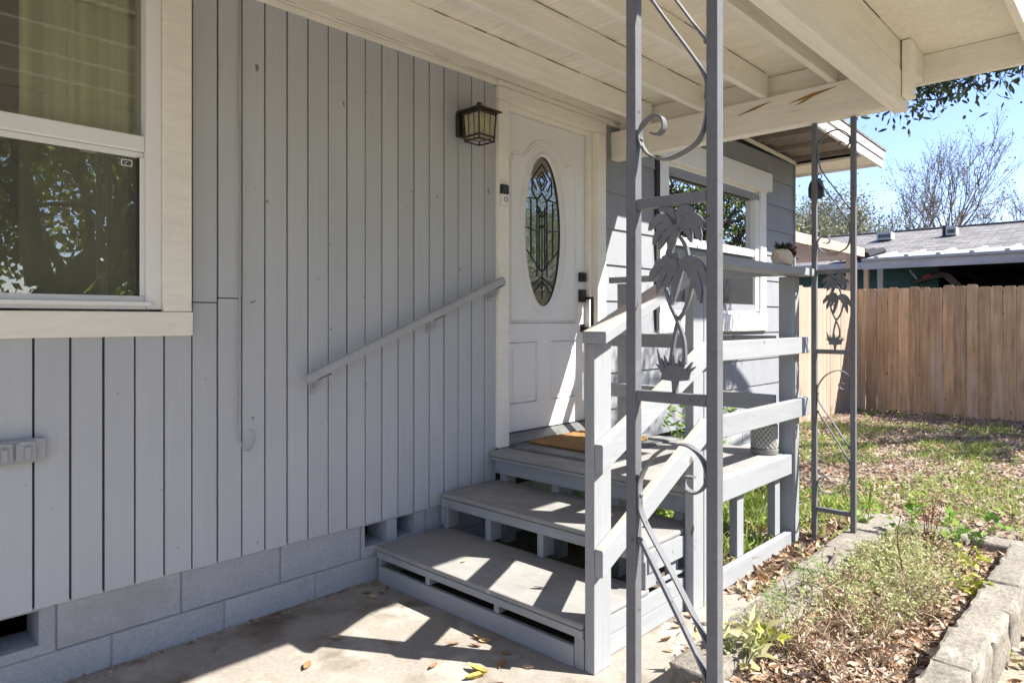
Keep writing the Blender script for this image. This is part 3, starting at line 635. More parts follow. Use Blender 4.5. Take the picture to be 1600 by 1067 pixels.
# newel, corner posts
bx('newel_post', 2.080, 2.190, -1.385, -1.340, .0, 1.243, STEPV, st, .004)
bx('corner_post', 2.835, 2.931, -1.384, -1.340, .0, 1.583, STEPV, st, .004); bx('corner_post', 2.934, 3.030, -1.385, -1.340, .0, 1.584, STEPV, st, .004)
bx('corner_post', 4.022, 4.112, -1.380, -1.292, .0, 1.583, STEPV, st, .005); bx('wall_post', 4.000, 4.038, -.262, -.165, .0, 1.583, STEPV, st, .005)
def srail(name, x0, z0, x1, z1, h, ya, yb, mat=STEP):
    return MB().prism([(x0, z0 - h), (x1, z1 - h), (x1, z1), (x0, z0)], 'y', ya, yb).build(name, mat, st, .003)
srail('stair_rail', 2.080, .862, 2.90, 1.226, .104, -1.424, -1.387); srail('stair_rail', 2.080, .470, 2.90, .876, .098, -1.424, -1.387)
srail('cap_rail', 2.055, 1.284, 2.945, 1.626, .042, -1.456, -1.348)
for x0, z0, x1, z1, h in ((2.082, .8635, 2.90, 1.2265, .1), (2.082, .4715, 2.90, .8765, .1), (2.057, 1.2855, 2.945, 1.6265, .1)):
    yb = (-1.422, -1.389) if h and x0 > 2.06 else (-1.454, -1.350)
    MB().prism([(x0, z0 + .0005), (x1, z1 + .0005), (x1, z1 + .002), (x0, z0 + .002)], 'y', *yb).build('worn_top', RAILTOP, st)
bx('rail', 2.902, 4.165, -1.424, -1.388, 1.136, 1.230, STEP, st, .004); bx('rail', 2.902, 4.163, -1.424, -1.388, .772, .876, STEP, st, .004)
bx('cap_board', 2.948, 4.135, -1.458, -1.325, 1.585, 1.628, STEP, st, .004)
bx('rail', 3.964, 3.998, -1.29, -.03, 1.148, 1.238, STEP, st, .004); bx('rail', 3.964, 3.998, -1.29, -.03, .798, .892, STEP, st, .004)
bx('cap_board', 3.962, 4.002, -1.323, -.12, 1.586, 1.627, STEP, st, .004)

mt = MB().box(3.02, 3.90, -.645, -.035, .5535, .561).build('rubber_mat', RUBBER, None, .003); tag(mt, 'grey patterned rubber mat lying on the landing', 'mat')
m = MB()
for i in range(26):
    for j in range(2): m.box(3.03 + i * .0335, 3.05 + i * .0335, -.63 + j * .555, -.60 + j * .555, .561, .5635)
for i in range(17):
    for xx in (3.03, 3.865): m.box(xx, xx + .025, -.60 + i * .033, -.58 + i * .033, .561, .5635)
m.build('raised_border', RUBBER, mt)
cm2 = MB().box(3.19, 3.80, -.545, -.06, .5645, .580).build('coir_doormat', COIR, None, .005); tag(cm2, 'brown coir doormat on top of the grey mat', 'doormat')
N = 5000; p = np.c_[rng.uniform(3.192, 3.798, N), rng.uniform(-.543, -.062, N), np.full(N, .578)]
d = rng.normal(size=(N, 3)) * .35; d[:, 2] = 1
leafobj('pile', COIR, cm2, p, d, rng.uniform(.006, .012, N), blades=.09)

# pots
pt = thing('patterned_pot', (3.93, -1.245, .553), 'grey clay pot with white diamond pattern on the landing corner', 'plant pot')
m = MB().lathe((3.93, -1.245, .553), [(.0, .0), (.066, .0), (.076, .006), (.078, .030), (.070, .032), (.074, .036), (.075, .172), (.070, .174), (.066, .168), (.066, .14), (.0, .14)], 40).build('body', CONCPOT, pt, 0, False)
m = MB()
for sgn in (-1, 1):
    for i in range(18):
        m.tube([(3.93 + .0752 * math.cos(2 * math.pi * i / 18 + sgn * t * .14), -1.245 + .0752 * math.sin(2 * math.pi * i / 18 + sgn * t * .14), .553 + .040 + t * .0128) for t in range(11)], .0014, 4, False)
m.build('diamond_pattern', POTLINE, pt)
bx_s = MB().lathe((3.93, -1.245, .553), [(0, .145), (.065, .145)], 24).build('soil', SOIL, pt)
m = MB(); 
for i in range(5): an = i * 1.3; m.tube([(3.93, -1.245, .69), (3.93 + .03 * math.cos(an), -1.245 + .03 * math.sin(an), .75)], [.002, .001], 4)
m.build('dead_stem', TWIG, pt)

rp = thing('facet_pot', (3.84, -1.388, 1.629), 'beige faceted pot with dark succulents on the railing cap', 'plant pot')
import bmesh
bm = bmesh.new(); bmesh.ops.create_icosphere(bm, subdivisions=2, radius=1)
for v in bm.verts:
    r = random.uniform(.90, 1.06); v.co = Vector((max(-.08, min(.08, v.co.x * .098 * r)), v.co.y * .055 * r, max(-.046, min(.050, v.co.z * .075 * r)) + .046))
me = bpy.data.meshes.new('body'); bm.to_mesh(me); bm.free(); link('body', me, ROCKPOT, rp, Vector((3.84, -1.388, 1.629)))
N = 46; an = rng.uniform(0, 6.28, N); d = np.c_[np.cos(an) * .8, np.sin(an) * .8, rng.uniform(.3, 1.6, N)]
leafobj('spiky_succulent', SUCC, rp, np.c_[3.83 + .012 * np.cos(an), -1.388 + .01 * np.sin(an), np.full(N, 1.722)], d, rng.uniform(.035, .062, N), .22, .3)
m = MB().tube(smooth_path([(3.885, -1.39, 1.71), (3.91, -1.392, 1.745), (3.95, -1.395, 1.742), (3.975, -1.40, 1.715)]), .003, 5).build('trailing_stem', TWIG, rp)
N = 60; t = rng.uniform(0, 1, N); p = np.c_[3.905 + .085 * t + rng.normal(0, .008, N), -1.395 + rng.normal(0, .012, N), 1.745 - .045 * t + rng.normal(0, .010, N)]
leafobj('trailing_leaves', SUCR, rp, p, rng.normal(size=(N, 3)), rng.uniform(.016, .028, N), .6, .3)
m = MB().tube(smooth_path([(3.66, -1.457, 1.625), (3.68, -1.452, 1.634), (3.74, -1.44, 1.638), (3.80, -1.445, 1.632)]), .0028, 6).build('twig', TWIG, None); tag(m, 'thin dark twig on the railing cap beside the faceted pot', 'twig')

# ------------------------------------------------------------------ iron columns
def iron_column(x, v0, label):
    root = thing('iron_column', (x, -(v0 + .093), .0), label, 'iron column', 'grey wrought iron porch columns')
    P3 = lambda v, z, dx=0: (x + dx, -(v0 + v), z)
    for a in (-.029, .187): bx('upright', x - .0145, x + .0145, -(v0 + a + .0285), -(v0 + a), -.03, 2.49, IRON, root, .003)
    for za, zb in ((1.601, 1.626), (1.132, 1.158), (.203, .228)): bx('crossbar', x - .0125, x + .0125, -(v0 + .186), -(v0 + .0), za, zb, IRON, root, .002)
    J = dict(
        UT=[(.152, 2.352), (.130, 2.360), (.124, 2.340), (.150, 2.321), (.180, 2.345), (.177, 2.387), (.150, 2.419), (.105, 2.434), (.054, 2.420), (.019, 2.374), (.004, 2.305), (.019, 2.224), (.048, 2.171), (.116, 2.068), (.184, 1.965)],
        UB=[(.004, 2.160), (.070, 2.058), (.172, 1.902), (.183, 1.842), (.180, 1.783), (.155, 1.738), (.082, 1.714), (.028, 1.734), (.004, 1.774), (.010, 1.807), (.037, 1.825), (.065, 1.817), (.071, 1.792), (.056, 1.778), (.036, 1.784)],
        LT=[(.150, .964), (.126, .962), (.127, .938), (.158, .930), (.183, .965), (.168, 1.015), (.121, 1.038), (.052, 1.008), (.008, .946), (.004, .892), (.014, .842), (.10, .718), (.184, .592)],
        LB=[(.003, .792), (.093, .655), (.172, .53), (.183, .49), (.183, .445), (.170, .395), (.121, .336), (.061, .316), (.020, .337), (.007, .377), (.030, .412), (.058, .412), (.068, .390), (.050, .376)])
    for k, pts in J.items(): MB().tube(smooth_path([P3(v, z) for v, z in pts], 7), 0, flat=(.020, .0048)).build('scroll', IRON, root, .0008)
    C1 = 1.986
    U = [(2.043, 1.59), (2.06, 1.597), (2.076, 1.592), (2.092, 1.594), (2.108, 1.586), (2.116, 1.575), (2.128, 1.572), (2.142, 1.56), (2.154, 1.548), (2.163, 1.531), (2.149, 1.519), (2.140, 1.531), (2.13, 1.522), (2.119, 1.530), (2.108, 1.519), (2.098, 1.529), (2.095, 1.515), (2.082, 1.5), (2.074, 1.474), (2.066, 1.470), (2.058, 1.479), (2.052, 1.5), (2.060, 1.525), (2.05, 1.531), (2.040, 1.512), (2.030, 1.515), (2.029, 1.53), (2.038, 1.549), (2.025, 1.542), (2.016, 1.553), (2.020, 1.568), (2.035, 1.576)]
    Lp = [(2.028, 1.430), (2.043, 1.459), (2.066, 1.475), (2.095, 1.481), (2.126, 1.475), (2.151, 1.456), (2.160, 1.437), (2.171, 1.409), (2.169, 1.388), (2.160, 1.404), (2.154, 1.376), (2.146, 1.388), (2.142, 1.421), (2.133, 1.432), (2.117, 1.438), (2.108, 1.428), (2.101, 1.405), (2.089, 1.380), (2.079, 1.370), (2.072, 1.383), (2.076, 1.418), (2.063, 1.430), (2.056, 1.41), (2.047, 1.399), (2.040, 1.418)]
    G = [(2.044, 1.258), (2.058, 1.228), (2.040, 1.224), (2.053, 1.212), (2.049, 1.193), (2.06, 1.187), (2.080, 1.185), (2.082, 1.158), (2.092, 1.158), (2.094, 1.185), (2.108, 1.186), (2.123, 1.193), (2.127, 1.205), (2.137, 1.222), (2.123, 1.217), (2.129, 1.229), (2.111, 1.224), (2.104, 1.236), (2.098, 1.223), (2.086, 1.244), (2.082, 1.225), (2.076, 1.22), (2.073, 1.238), (2.066, 1.222)]
    def flip(o): return [(-(v - C1 + v0), z) for v, z in o]
    def frond(c, k, t, w):
        """tapered drooping frond: outline offset to both sides of a bent spine, with a notched lower edge"""
        up_, lo_ = [], []
        for i in range(9):
            u = i / 8; q = [(1 - u) ** 2 * c[j] + 2 * u * (1 - u) * k[j] + u * u * t[j] for j in (0, 1)]
            g = [2 * (1 - u) * (k[j] - c[j]) + 2 * u * (t[j] - k[j]) for j in (0, 1)]; l = math.hypot(*g) or 1; nx_, nz_ = -g[1] / l, g[0] / l
            h = w * (.35 + 1.3 * u) * (1 - u) ** .6 * 1.2 + .0008; nb = h * (1.25 if i % 2 else .75)
            up_.append((q[0] + nx_ * h, q[1] + nz_ * h)); lo_.append((q[0] - nx_ * nb, q[1] - nz_ * nb))
        return up_ + lo_[::-1]
    UF = [((2.095, 1.548), (2.055, 1.602), (2.016, 1.548), .013), ((2.095, 1.545), (2.060, 1.585), (2.028, 1.512), .012), ((2.097, 1.545), (2.068, 1.555), (2.042, 1.500), .010), ((2.098, 1.545), (2.078, 1.545), (2.066, 1.468), .011),
          ((2.095, 1.555), (2.10, 1.612), (2.140, 1.575), .013), ((2.098, 1.550), (2.130, 1.596), (2.162, 1.540), .013), ((2.10, 1.545), (2.140, 1.570), (2.152, 1.512), .011), ((2.10, 1.545), (2.118, 1.560), (2.128, 1.510), .009), ((2.09, 1.556), (2.07, 1.612), (2.045, 1.592), .012)]
    LF = [((2.10, 1.455), (2.055, 1.500), (2.022, 1.424), .013), ((2.10, 1.452), (2.060, 1.485), (2.042, 1.392), .011), ((2.10, 1.450), (2.085, 1.470), (2.062, 1.402), .010), ((2.10, 1.450), (2.098, 1.445), (2.078, 1.362), .011),
          ((2.10, 1.458), (2.145, 1.500), (2.174, 1.404), .013), ((2.10, 1.455), (2.145, 1.478), (2.156, 1.368), .011), ((2.10, 1.452), (2.130, 1.465), (2.143, 1.398), .009), ((2.095, 1.460), (2.09, 1.498), (2.05, 1.470), .011)]
    for fs_, base_x in ((UF, 0), (LF, -.004)):
        m = MB()
        for i, (c, k, t, w) in enumerate(fs_): m.prism(flip(frond(c, k, t, w)), 'x', x - .0065 + base_x + .0012 * (i % 4), x + .0045 + base_x + .0012 * (i % 4))
        m.build('palm_crown', IRON, root)
    m = MB(); m.prism(flip([(2.052, 1.187), (2.080, 1.185), (2.082, 1.158), (2.092, 1.158), (2.094, 1.185), (2.122, 1.189), (2.124, 1.206), (2.110, 1.222), (2.07, 1.222), (2.054, 1.208)]), 'x', x - .006, x + .006)
    for i, (bx_, tx, tz) in enumerate(((2.056, 2.040, 1.262), (2.060, 2.036, 1.224), (2.066, 2.058, 1.246), (2.074, 2.073, 1.238), (2.084, 2.086, 1.250), (2.094, 2.098, 1.238), (2.104, 2.108, 1.244), (2.112, 2.130, 1.232), (2.116, 2.140, 1.222), (2.060, 2.038, 1.205), (2.116, 2.138, 1.204))):
        m.prism(flip([(bx_ - .008, 1.205), (bx_ + .008, 1.205), (tx + .0012, tz), (tx - .0012, tz)]), 'x', x - .005 + .0013 * (i % 4), x + .003 + .0013 * (i % 4))
    m.build('grass_tuft', IRON, root)
    for v_, z_ in ((.004, 2.305), (.182, 1.968), (.004, 2.158), (.182, 1.842), (.004, 1.774), (.004, .900), (.182, .594), (.004, .79), (.182, .47), (.007, .377), (.18, 2.36), (.182, .965)):
        MB().lathe(P3(v_, z_ - .007), [(0, 0), (.006, .002), (.0085, .007), (.006, .012), (0, .014)], 8).build('weld', IRON, root, 0, True)
    for pts, dx in (([(2.096, 1.528), (2.111, 1.504), (2.120, 1.470)], .006), ([(2.060, 1.418), (2.073, 1.372), (2.095, 1.326), (2.111, 1.281), (2.114, 1.225)], -.002), ([(2.133, 1.430), (2.123, 1.382), (2.108, 1.349), (2.093, 1.326), (2.082, 1.281), (2.073, 1.225)], .003)):
        MB().tube(smooth_path([(x + dx, -(v - C1 + v0), z) for v, z in pts], 5), 0, flat=(.011, .0085)).build('palm_trunk', IRON, root, .0015)
    return root
col1 = iron_column(1.45, 1.986, 'near tall grey iron column with palm tree cutouts in the foreground')
col2 = copy_tree(col1, (4.195, -(1.452 + .093), 0)); col2['label'] = 'far grey iron column with palm cutouts under the porch beam end'

hb = thing('hanging_pouch', (4.245, -1.428, 2.05), 'small black rounded pouch hanging behind the far iron column', 'pouch')
m = MB().lathe((4.245, -1.428, 2.05), [(0, .0), (.032, .004), (.046, .02), (.047, .07), (.040, .10), (.024, .125), (.0, .132)], 16); m.v = [(4.245 + (a - 4.245) * .55, b, c_) for a, b, c_ in m.v]
m.build('body', BLACK, hb, 0, True); MB().tube([(4.245, -1.428 - .020 + .012 * math.cos(t * .6), 2.185 + .016 * math.sin(t * .6)) for t in range(12)], .003, 6).build('loop', BLACK, hb)
bx('outrigger', 1.40, 1.50, -2.435, -1.908, 2.492, 2.846, CEIL, pr, .004)

# ------------------------------------------------------------------ garden borders of rock-faced blocks
def rough_stone(x0, x1, y0, y1, z0, z1, parent, amp=.010, yaw=0.):
    nx, ny, nz = 9, 5, 5; bm = bmesh.new(); bmesh.ops.create_cube(bm, size=1)
    bmesh.ops.subdivide_edges(bm, edges=bm.edges[:], cuts=6, use_grid_fill=True)
    sx, sy, sz = x1 - x0, y1 - y0, z1 - z0
    off = Vector((random.random() * 50, random.random() * 50, random.random() * 50))
    from mathutils import noise as mn
    for v in bm.verts:
        c = v.co.copy(); e = sum(1 for k in c if abs(k) > .49)
        p = Vector((c.x * sx, c.y * sy, c.z * sz))
        if e >= 2:
            q = Vector((p.x - math.copysign(.004 + random.uniform(0, .005), c.x) * (abs(c.x) > .49), p.y - math.copysign(.004 + random.uniform(0, .007), c.y) * (abs(c.y) > .49), p.z - math.copysign(.004, c.z) * (abs(c.z) > .49))); p = q
        side = abs(c.y) > .49
        p += mn.noise_vector(p * 16 + off) * amp * (1.0 if side else .22) + mn.noise_vector(p * 45 + off) * amp * (.6 if side else .15)
        v.co = p
    me = bpy.data.meshes.new('stone'); bm.to_mesh(me); bm.free()
    for q in me.polygons: q.use_smooth = abs(q.normal.z) < .8
    o = link('stone', me, STONE, parent, Vector(((x0 + x1) / 2, (y0 + y1) / 2, (z0 + z1) / 2))); o.rotation_euler.z = yaw
    return o
bl = thing('stone_border', (3.4, -1.70, 0), 'low pale stone block border between the concrete and the planting bed', 'stone border')
xs = [2.16, 2.56, 2.98, 3.42, 3.86, 4.28, 4.72]
yc = [-1.735, -1.732, -1.718, -1.705, -1.695, -1.690]
for i in range(6): rough_stone(xs[i] + .004, xs[i + 1] - .004, yc[i] - .095, yc[i] + .095, -.05, .118 + random.uniform(-.006, .008), bl, .008, random.uniform(-.02, .02))
brr = thing('stone_border', (3.4, -2.43, 0), 'tall pale stone block border along the right edge of the bed', 'stone border')
xs = [1.99, 2.33, 2.655, 3.01, 3.36, 3.72, 4.10, 4.46]
for i in range(7): rough_stone(xs[i] + .005, xs[i + 1] - .005, -2.492 + random.uniform(-.008, .008), -2.348 + random.uniform(-.006, .006), -.06, .20 + random.uniform(-.012, .010) - .008 * i, brr, .011, random.uniform(-.03, .03))
bb = thing('stone_border', (4.75, -2.05, 0), 'stone block row closing the far end of the planting bed', 'stone border')
ys = [-2.50, -2.16, -1.80]
for i in range(2): rough_stone(4.50, 4.66, ys[i] + .006, ys[i + 1] - .006, -.05, .125 + random.uniform(-.01, .01), bb, .010, random.uniform(-.04, .04))
rough_stone(4.52, 4.66, -2.90, -2.51, -.05, .12, bb, .010, .05)

# ------------------------------------------------------------------ leaf litter and grass (uncountable)
def flat_dirs(n, up=.25):
    a = rng.uniform(0, 2 * np.pi, n); return np.c_[np.cos(a), np.sin(a), rng.normal(0, up, n)]
def nrm_up(n, s=.45): return np.c_[rng.normal(0, s, n), rng.normal(0, s, n), np.ones(n)]
N = 5200; p = np.c_[rng.uniform(2.05, 4.5, N), rng.uniform(-2.345, -1.795, N), .050 + rng.uniform(0, .020, N)]
tag(leafobj('bed_straw', STRAW, None, p, flat_dirs(N, .3), rng.uniform(.04, .13, N), blades=.018), 'pale dry straw and stalks lying over the planting bed', 'straw', kind='stuff')
N = 10500; p = np.c_[rng.uniform(2.05, 4.5, N), rng.uniform(-2.345, -1.795, N), .050 + rng.uniform(0, .032, N)]
nb = 170; pb = np.c_[rng.uniform(.7, 2.05, nb), -.004 - np.abs(rng.normal(0, .018, nb)), np.full(nb, .003)]
tag(leafobj('wall_debris', LITTER, None, pb, flat_dirs(nb), rng.uniform(.006, .028, nb), .4, .35, nrm_up(nb)), 'fine leaf crumbs along the foot of the block wall', 'leaf crumbs', kind='stuff')
tag(leafobj('bed_leaf_litter', LITTER, None, p, flat_dirs(N), rng.uniform(.022, .062, N), .42, .35, nrm_up(N), fine=True), 'dry brown leaves covering the planting bed', 'leaf litter', kind='stuff')
N = 2600; p = np.c_[rng.uniform(2.1, 6.5, N), rng.uniform(-3.6, -2.52, N), -.005 + rng.uniform(0, .025, N)]
tag(leafobj('outer_leaf_litter', LITTER, None, p, flat_dirs(N), rng.uniform(.04, .085, N), .42, .35, nrm_up(N), fine=True), 'dry leaves on the ground right of the stone border', 'leaf litter', kind='stuff')
N = 1300; t = rng.beta(1.6, 1.1, N); p = np.c_[3.15 + 1.6 * t, -1.455 + rng.normal(0, .04, N) * (1 + t) + .02, .005 + rng.uniform(0, .05, N) * t]
p2 = np.c_[rng.uniform(3.2, 4.3, 700), rng.uniform(-1.30, -.3, 700), .005 + rng.uniform(0, .03, 700)]; p = np.r_[p, p2]; N = len(p)
tag(leafobj('drifted_leaves', LITTER, None, p, flat_dirs(N, .4), rng.uniform(.04, .09, N), .40, .45, nrm_up(N, .7), fine=True), 'drift of dry brown leaves along the foot of the landing', 'leaf litter', kind='stuff')
N = 26000; X = 4.3 + 7 * rng.beta(1, 1.25, N); p = np.c_[X, rng.uniform(-4.2, .38, N), -.004 + rng.uniform(0, .018, N)]
p = p[~((p[:, 0] < 4.7) & (p[:, 1] > -2.5) & (p[:, 1] < -1.62))]; N = len(p)
tag(leafobj('lawn_leaf_litter', LITTERG, None, p, flat_dirs(N), rng.uniform(.035, .075, N), .42, .35, nrm_up(N, .5)), 'pale dry leaves strewn over the sunny back lawn', 'leaf litter', kind='stuff')
def tufts(n_t, xr, yr, per, h, jitter=.035, keep=None):
    c = np.c_[rng.uniform(*xr, n_t), rng.uniform(*yr, n_t)]
    if keep is not None: c = c[keep(c)]
    k = np.repeat(np.arange(len(c)), per); n = len(k)
    p = np.c_[c[k] + rng.normal(0, jitter, (n, 2)), np.full(n, -.008)]
    d = np.c_[rng.normal(0, .55, (n, 2)), np.ones(n)]
    return p, d, rng.uniform(h * .5, h * 1.2, n) * rng.uniform(.6, 1.2, len(c))[k]
from mathutils import noise as mnoise
def patch(c):
    f = np.array([mnoise.noise(Vector((x * .9, y * 1.3, 3.3))) + .55 * mnoise.noise(Vector((x * 2.7, y * 3.1, 9))) for x, y in c])
    green = .26 + .80 * np.clip(1 - np.abs(c[:, 0] - 6.7) / 3.2, 0, 1)
    bedm = ~((c[:, 0] < 4.72) & (c[:, 1] < -1.60))
    return (f + rng.normal(0, .12, len(c)) > .42 - green * .55) & bedm
p, d, s = tufts(5600, (4.35, 11.0), (-4.2, .38), 8, .095, .04, patch)
p2, d2, s2 = tufts(260, (4.15, 5.4), (-1.55, .0), 12, .17, .03)
p3, d3, s3 = tufts(120, (3.4, 4.4), (-.75, -.1), 12, .24, .03); p3[:, 2] = 0
p4, d4, s4 = tufts(60, (3.45, 3.95), (-1.25, -.8), 14, .20, .03)
p5, d5, s5 = tufts(50, (3.2, 6.5), (-3.4, -2.55), 9, .10, .03)
tag(leafobj('grass', GRASS, None, np.r_[p, p2, p3, p4, p5], np.r_[d, d2, d3, d4, d5], np.r_[s, s2, s3, s4, s5], blades=.045), 'patchy green grass of the back lawn', 'grass', kind='stuff')

# ------------------------------------------------------------------ single dry leaves on the concrete and treads
def one_leaf(x, y, z, ang, size, mat, name='fallen_leaf'):
    d = np.array([[math.cos(ang), math.sin(ang), .08]]); 
    me = leaves_mesh(name, np.zeros((1, 3)), d, np.array([size]), random.uniform(.30, .42), random.uniform(.25, .6), np.array([[random.uniform(-.5, .5), random.uniform(-.5, .5), 1.]]), True)
    return link(name, me, mat, None, Vector((x, y, z + .004)))
LB = [surf('brown_leaf', (.27, .14, .07), .7, .2, 30), surf('tan_leaf', (.42, .27, .15), .7, .2, 30), surf('yellow_leaf', (.52, .40, .09), .7, .15, 30)]
spots = [(1.19, -.18), (1.93, -.10), (2.01, -.16), (1.97, -.22), (2.03, -.05), (2.04, -.12), (1.70, -.62), (1.72, -.88), (1.55, -1.02), (1.60, -.45), (1.40, -.52), (1.9, -.83), (1.96, -.88), (1.93, -.94), (1.99, -.99), (2.0, -.90), (1.88, -1.08), (1.82, -1.16), (1.94, -1.13), (1.75, -1.2), (1.35, -.9),
         (2.42, -1.48), (2.55, -1.44), (2.60, -1.42), (2.66, -1.43), (2.70, -1.41), (2.74, -1.42), (2.78, -1.40), (2.62, -1.47), (2.50, -1.52), (2.88, -1.44), (3.02, -1.42), (3.25, -1.45), (3.18, -1.47)]
for i, (x, y_) in enumerate(spots):
    o = one_leaf(x + random.uniform(-.02, .02), y_ + random.uniform(-.02, .02), 0, random.uniform(0, 6.28), random.uniform(.045, .085), LB[0] if i % 3 else LB[1])
    lab = ('dry leaf in the corner where the bottom step meets the house wall' if x > 1.9 and y_ > -.3 else 'dry leaf in the pile against the face of the bottom step' if x > 1.8 and y_ > -1.1 and x < 2.1 else
           'dry leaf lying alone on the open concrete before the steps' if x < 2.1 else 'dry leaf on the concrete along the side of the steps')
    tag(o, lab, 'leaf', lab.replace('dry leaf', 'dry leaves'))
for x, y_ in ((1.80, -1.10), (1.72, -1.06)):
    tag(one_leaf(x, y_, .002, random.uniform(0, 6.28), .10, LB[2]), 'large yellow leaf on the concrete before the bottom step', 'leaf', 'yellow leaves before the steps')
tag(one_leaf(2.66, -1.50, .002, .4, .09, LB[2]), 'yellow leaf on the concrete beside the steps', 'leaf')
tag(one_leaf(2.24, -1.02, .181, 2.2, .07, LB[0]), 'brown leaf on the lowest tread near the newel post', 'leaf')
tag(one_leaf(2.20, -.52, .181, .2, .045, LB[1]), 'small tan leaf on the lowest tread by the sunlit patch', 'leaf')
tag(one_leaf(2.60, -.62, .375, 1.2, .05, LB[1]), 'small tan leaf on the middle tread', 'leaf')

# ------------------------------------------------------------------ plants in the bed
def plant(name, label, cat, base, stems, height, spread, leaf, mat, stemmat, per=14, aspect=.4, lean=(0, 0), r=.0022, low=.15, group=None, curl=.3, twiggy=0, side=.02):
    root = thing(name, base, label, cat, group); m = MB(); P = []; D = []; Z = []
    for i in range(stems):
        a = random.uniform(0, 6.283); rad = random.uniform(0, .03); h = height * random.uniform(.6, 1.1)
        dx, dy = math.cos(a) * spread * random.uniform(.2, 1) + lean[0], math.sin(a) * spread * random.uniform(.2, 1) + lean[1]
        p0 = Vector(base) + Vector((rad * math.cos(a), rad * math.sin(a), -.01))
        pts = smooth_path([p0, p0 + Vector((dx * .25, dy * .25, h * .4)), p0 + Vector((dx * .6 + random.uniform(-.02, .02), dy * .6 + random.uniform(-.02, .02), h * .75)), p0 + Vector((dx, dy, h))], 4)
        m.tube(pts, [r * (1.3 - .9 * k / len(pts)) for k in range(len(pts))], 4)
        for _ in range(twiggy):
            k = random.randrange(2, len(pts)); q = pts[k]; t = q + Vector((random.uniform(-1, 1), random.uniform(-1, 1), random.uniform(.1, 1))) * height * .28
            m.tube([q, (q + t) / 2 + Vector((random.uniform(-.012, .012), random.uniform(-.012, .012), 0)), t], [r * .6, r * .5, r * .3], 3)
            for u in range(per // 4): P.append(tuple(q + (t - q) * random.random())); D.append((random.gauss(0, 1), random.gauss(0, 1), random.gauss(.3, .6))); Z.append(leaf * random.uniform(.5, 1.1))
        for k in range(per):
            t = low + (1 - low) * random.random() ** .8; q = pts[min(len(pts) - 1, int(t * len(pts)))]
            P.append((q.x + random.gauss(0, side * .3), q.y + random.gauss(0, side * .3), q.z + random.gauss(0, .006))); an = random.uniform(0, 6.283)
            D.append((math.cos(an), math.sin(an), random.uniform(-.1, .9))); Z.append(leaf * random.uniform(.6, 1.15))
    m.build('stems', stemmat, root)
    if P: leafobj('leaves', mat, root, np.array(P), np.array(D), np.array(Z), aspect, curl)
    return root
Zb = .05
plant('variegated_plant', 'cream and yellow leaved plant at the foot of the near iron column', 'plant', (2.36, -1.83, Zb), 8, .17, .13, .085, VARIE, STEMG, 7, .34, (.03, .02))
plant('yellow_plant', 'yellow leaved sprout beside the cream leaved plant', 'plant', (2.55, -1.83, Zb), 4, .14, .08, .09, YELL, STEMG, 5, .36)
for i, (x, y_, h) in enumerate(((2.68, -1.80, .19), (2.80, -1.815, .24), (3.14, -1.80, .29), (3.28, -1.80, .22))):
    plant('feathery_weed', ['short feathery green weed beside the near end of the stone border', 'second feathery green weed along the stone border from the near end', 'tall feathery green weed leaning over the middle of the stone border', 'feathery green weed just behind the tall one at the border'][i], 'weed', (x, y_, Zb), 4, h, .05, .024, FRESHL, STEMG, 30, .2, (0, .03), .0016, .35, 'feathery weeds at the border', side=.04)
dry = [(2.55, -2.06), (2.75, -2.16), (2.86, -1.98), (3.02, -2.08), (2.62, -1.93), (3.18, -1.95), (2.42, -2.2), (3.3, -2.1)]
names = ['dry brown twiggy plant nearest the camera in the bed', 'dry brown twiggy plant beside the right border front', 'dry twiggy bush in the middle of the bed front', 'dry bush behind the middle one in the bed', 'dry stems just behind the cream leaved plant', 'dry bush at the left border below the dead branch', 'dry stems at the bottom edge of the bed', 'dry bush below the round leaved plants']
for i, (x, y_) in enumerate(dry):
    plant('dry_bush', names[i], 'dry plant', (x, y_, Zb), 15, .185, .17, .028, LITTER, TWIG, 5, .4, (0, .01), .0022, .3, 'dry bushes in the bed', twiggy=4)
wd = [(3.12, -1.93), (3.36, -1.92), (3.60, -1.92), (3.84, -1.92), (3.46, -2.02), (3.75, -2.04), (4.06, -1.92)]
wn = ['nearest pale fine leaved weed against the left border', 'second pale fine leaved weed along the left border', 'third pale fine leaved weed along the left border', 'fourth pale fine leaved weed along the left border', 'pale weed in the middle of the bed left of the red stem', 'pale weed in the middle of the bed behind the red stem', 'farthest pale weed along the left border']
for i, (x, y_) in enumerate(wd):
    plant('pale_weed', wn[i], 'weed', (x, y_, Zb), 30, .155, .17, .024, WEEDL, TWIG, 22, .42, (0, 0), .0012, .2, 'pale weeds in the bed', twiggy=2, side=.03)
for i, (x, y_, lab) in enumerate(((2.9, -2.12, 'straggly straw coloured weed in the front half of the bed'), (3.2, -2.16, 'straggly pale weed at the centre of the bed'), (3.35, -2.22, 'straggly pale weed leaning towards the right border stones'), (2.62, -1.88, 'straggly straw weed rising by the near end of the stone border'), (3.62, -2.16, 'straggly pale weed behind the tall red stem'), (3.95, -2.05, 'straggly pale weed near the reddish shrub'))):
    plant('straggly_weed', lab, 'weed', (x, y_, Zb), 16, .25, .17, .022, WEEDL, TWIG, 15, .4, (0, 0), .0015, .35, 'straggly weeds in the bed', twiggy=3, side=.03)
plant('red_stem_plant', 'tall thin reddish stem rising from the middle of the bed', 'plant', (3.46, -2.09, Zb), 1, .48, .03, .03, TWIG, STEMR, 2, .4, (.0, -.01), .0035, .7)
plant('red_twig_shrub', 'bare reddish twiggy shrub at the far end of the bed', 'shrub', (4.25, -2.02, Zb), 14, .34, .10, .022, LITTER, STEMR, 5, .4, (0, 0), .002, .5, twiggy=4)
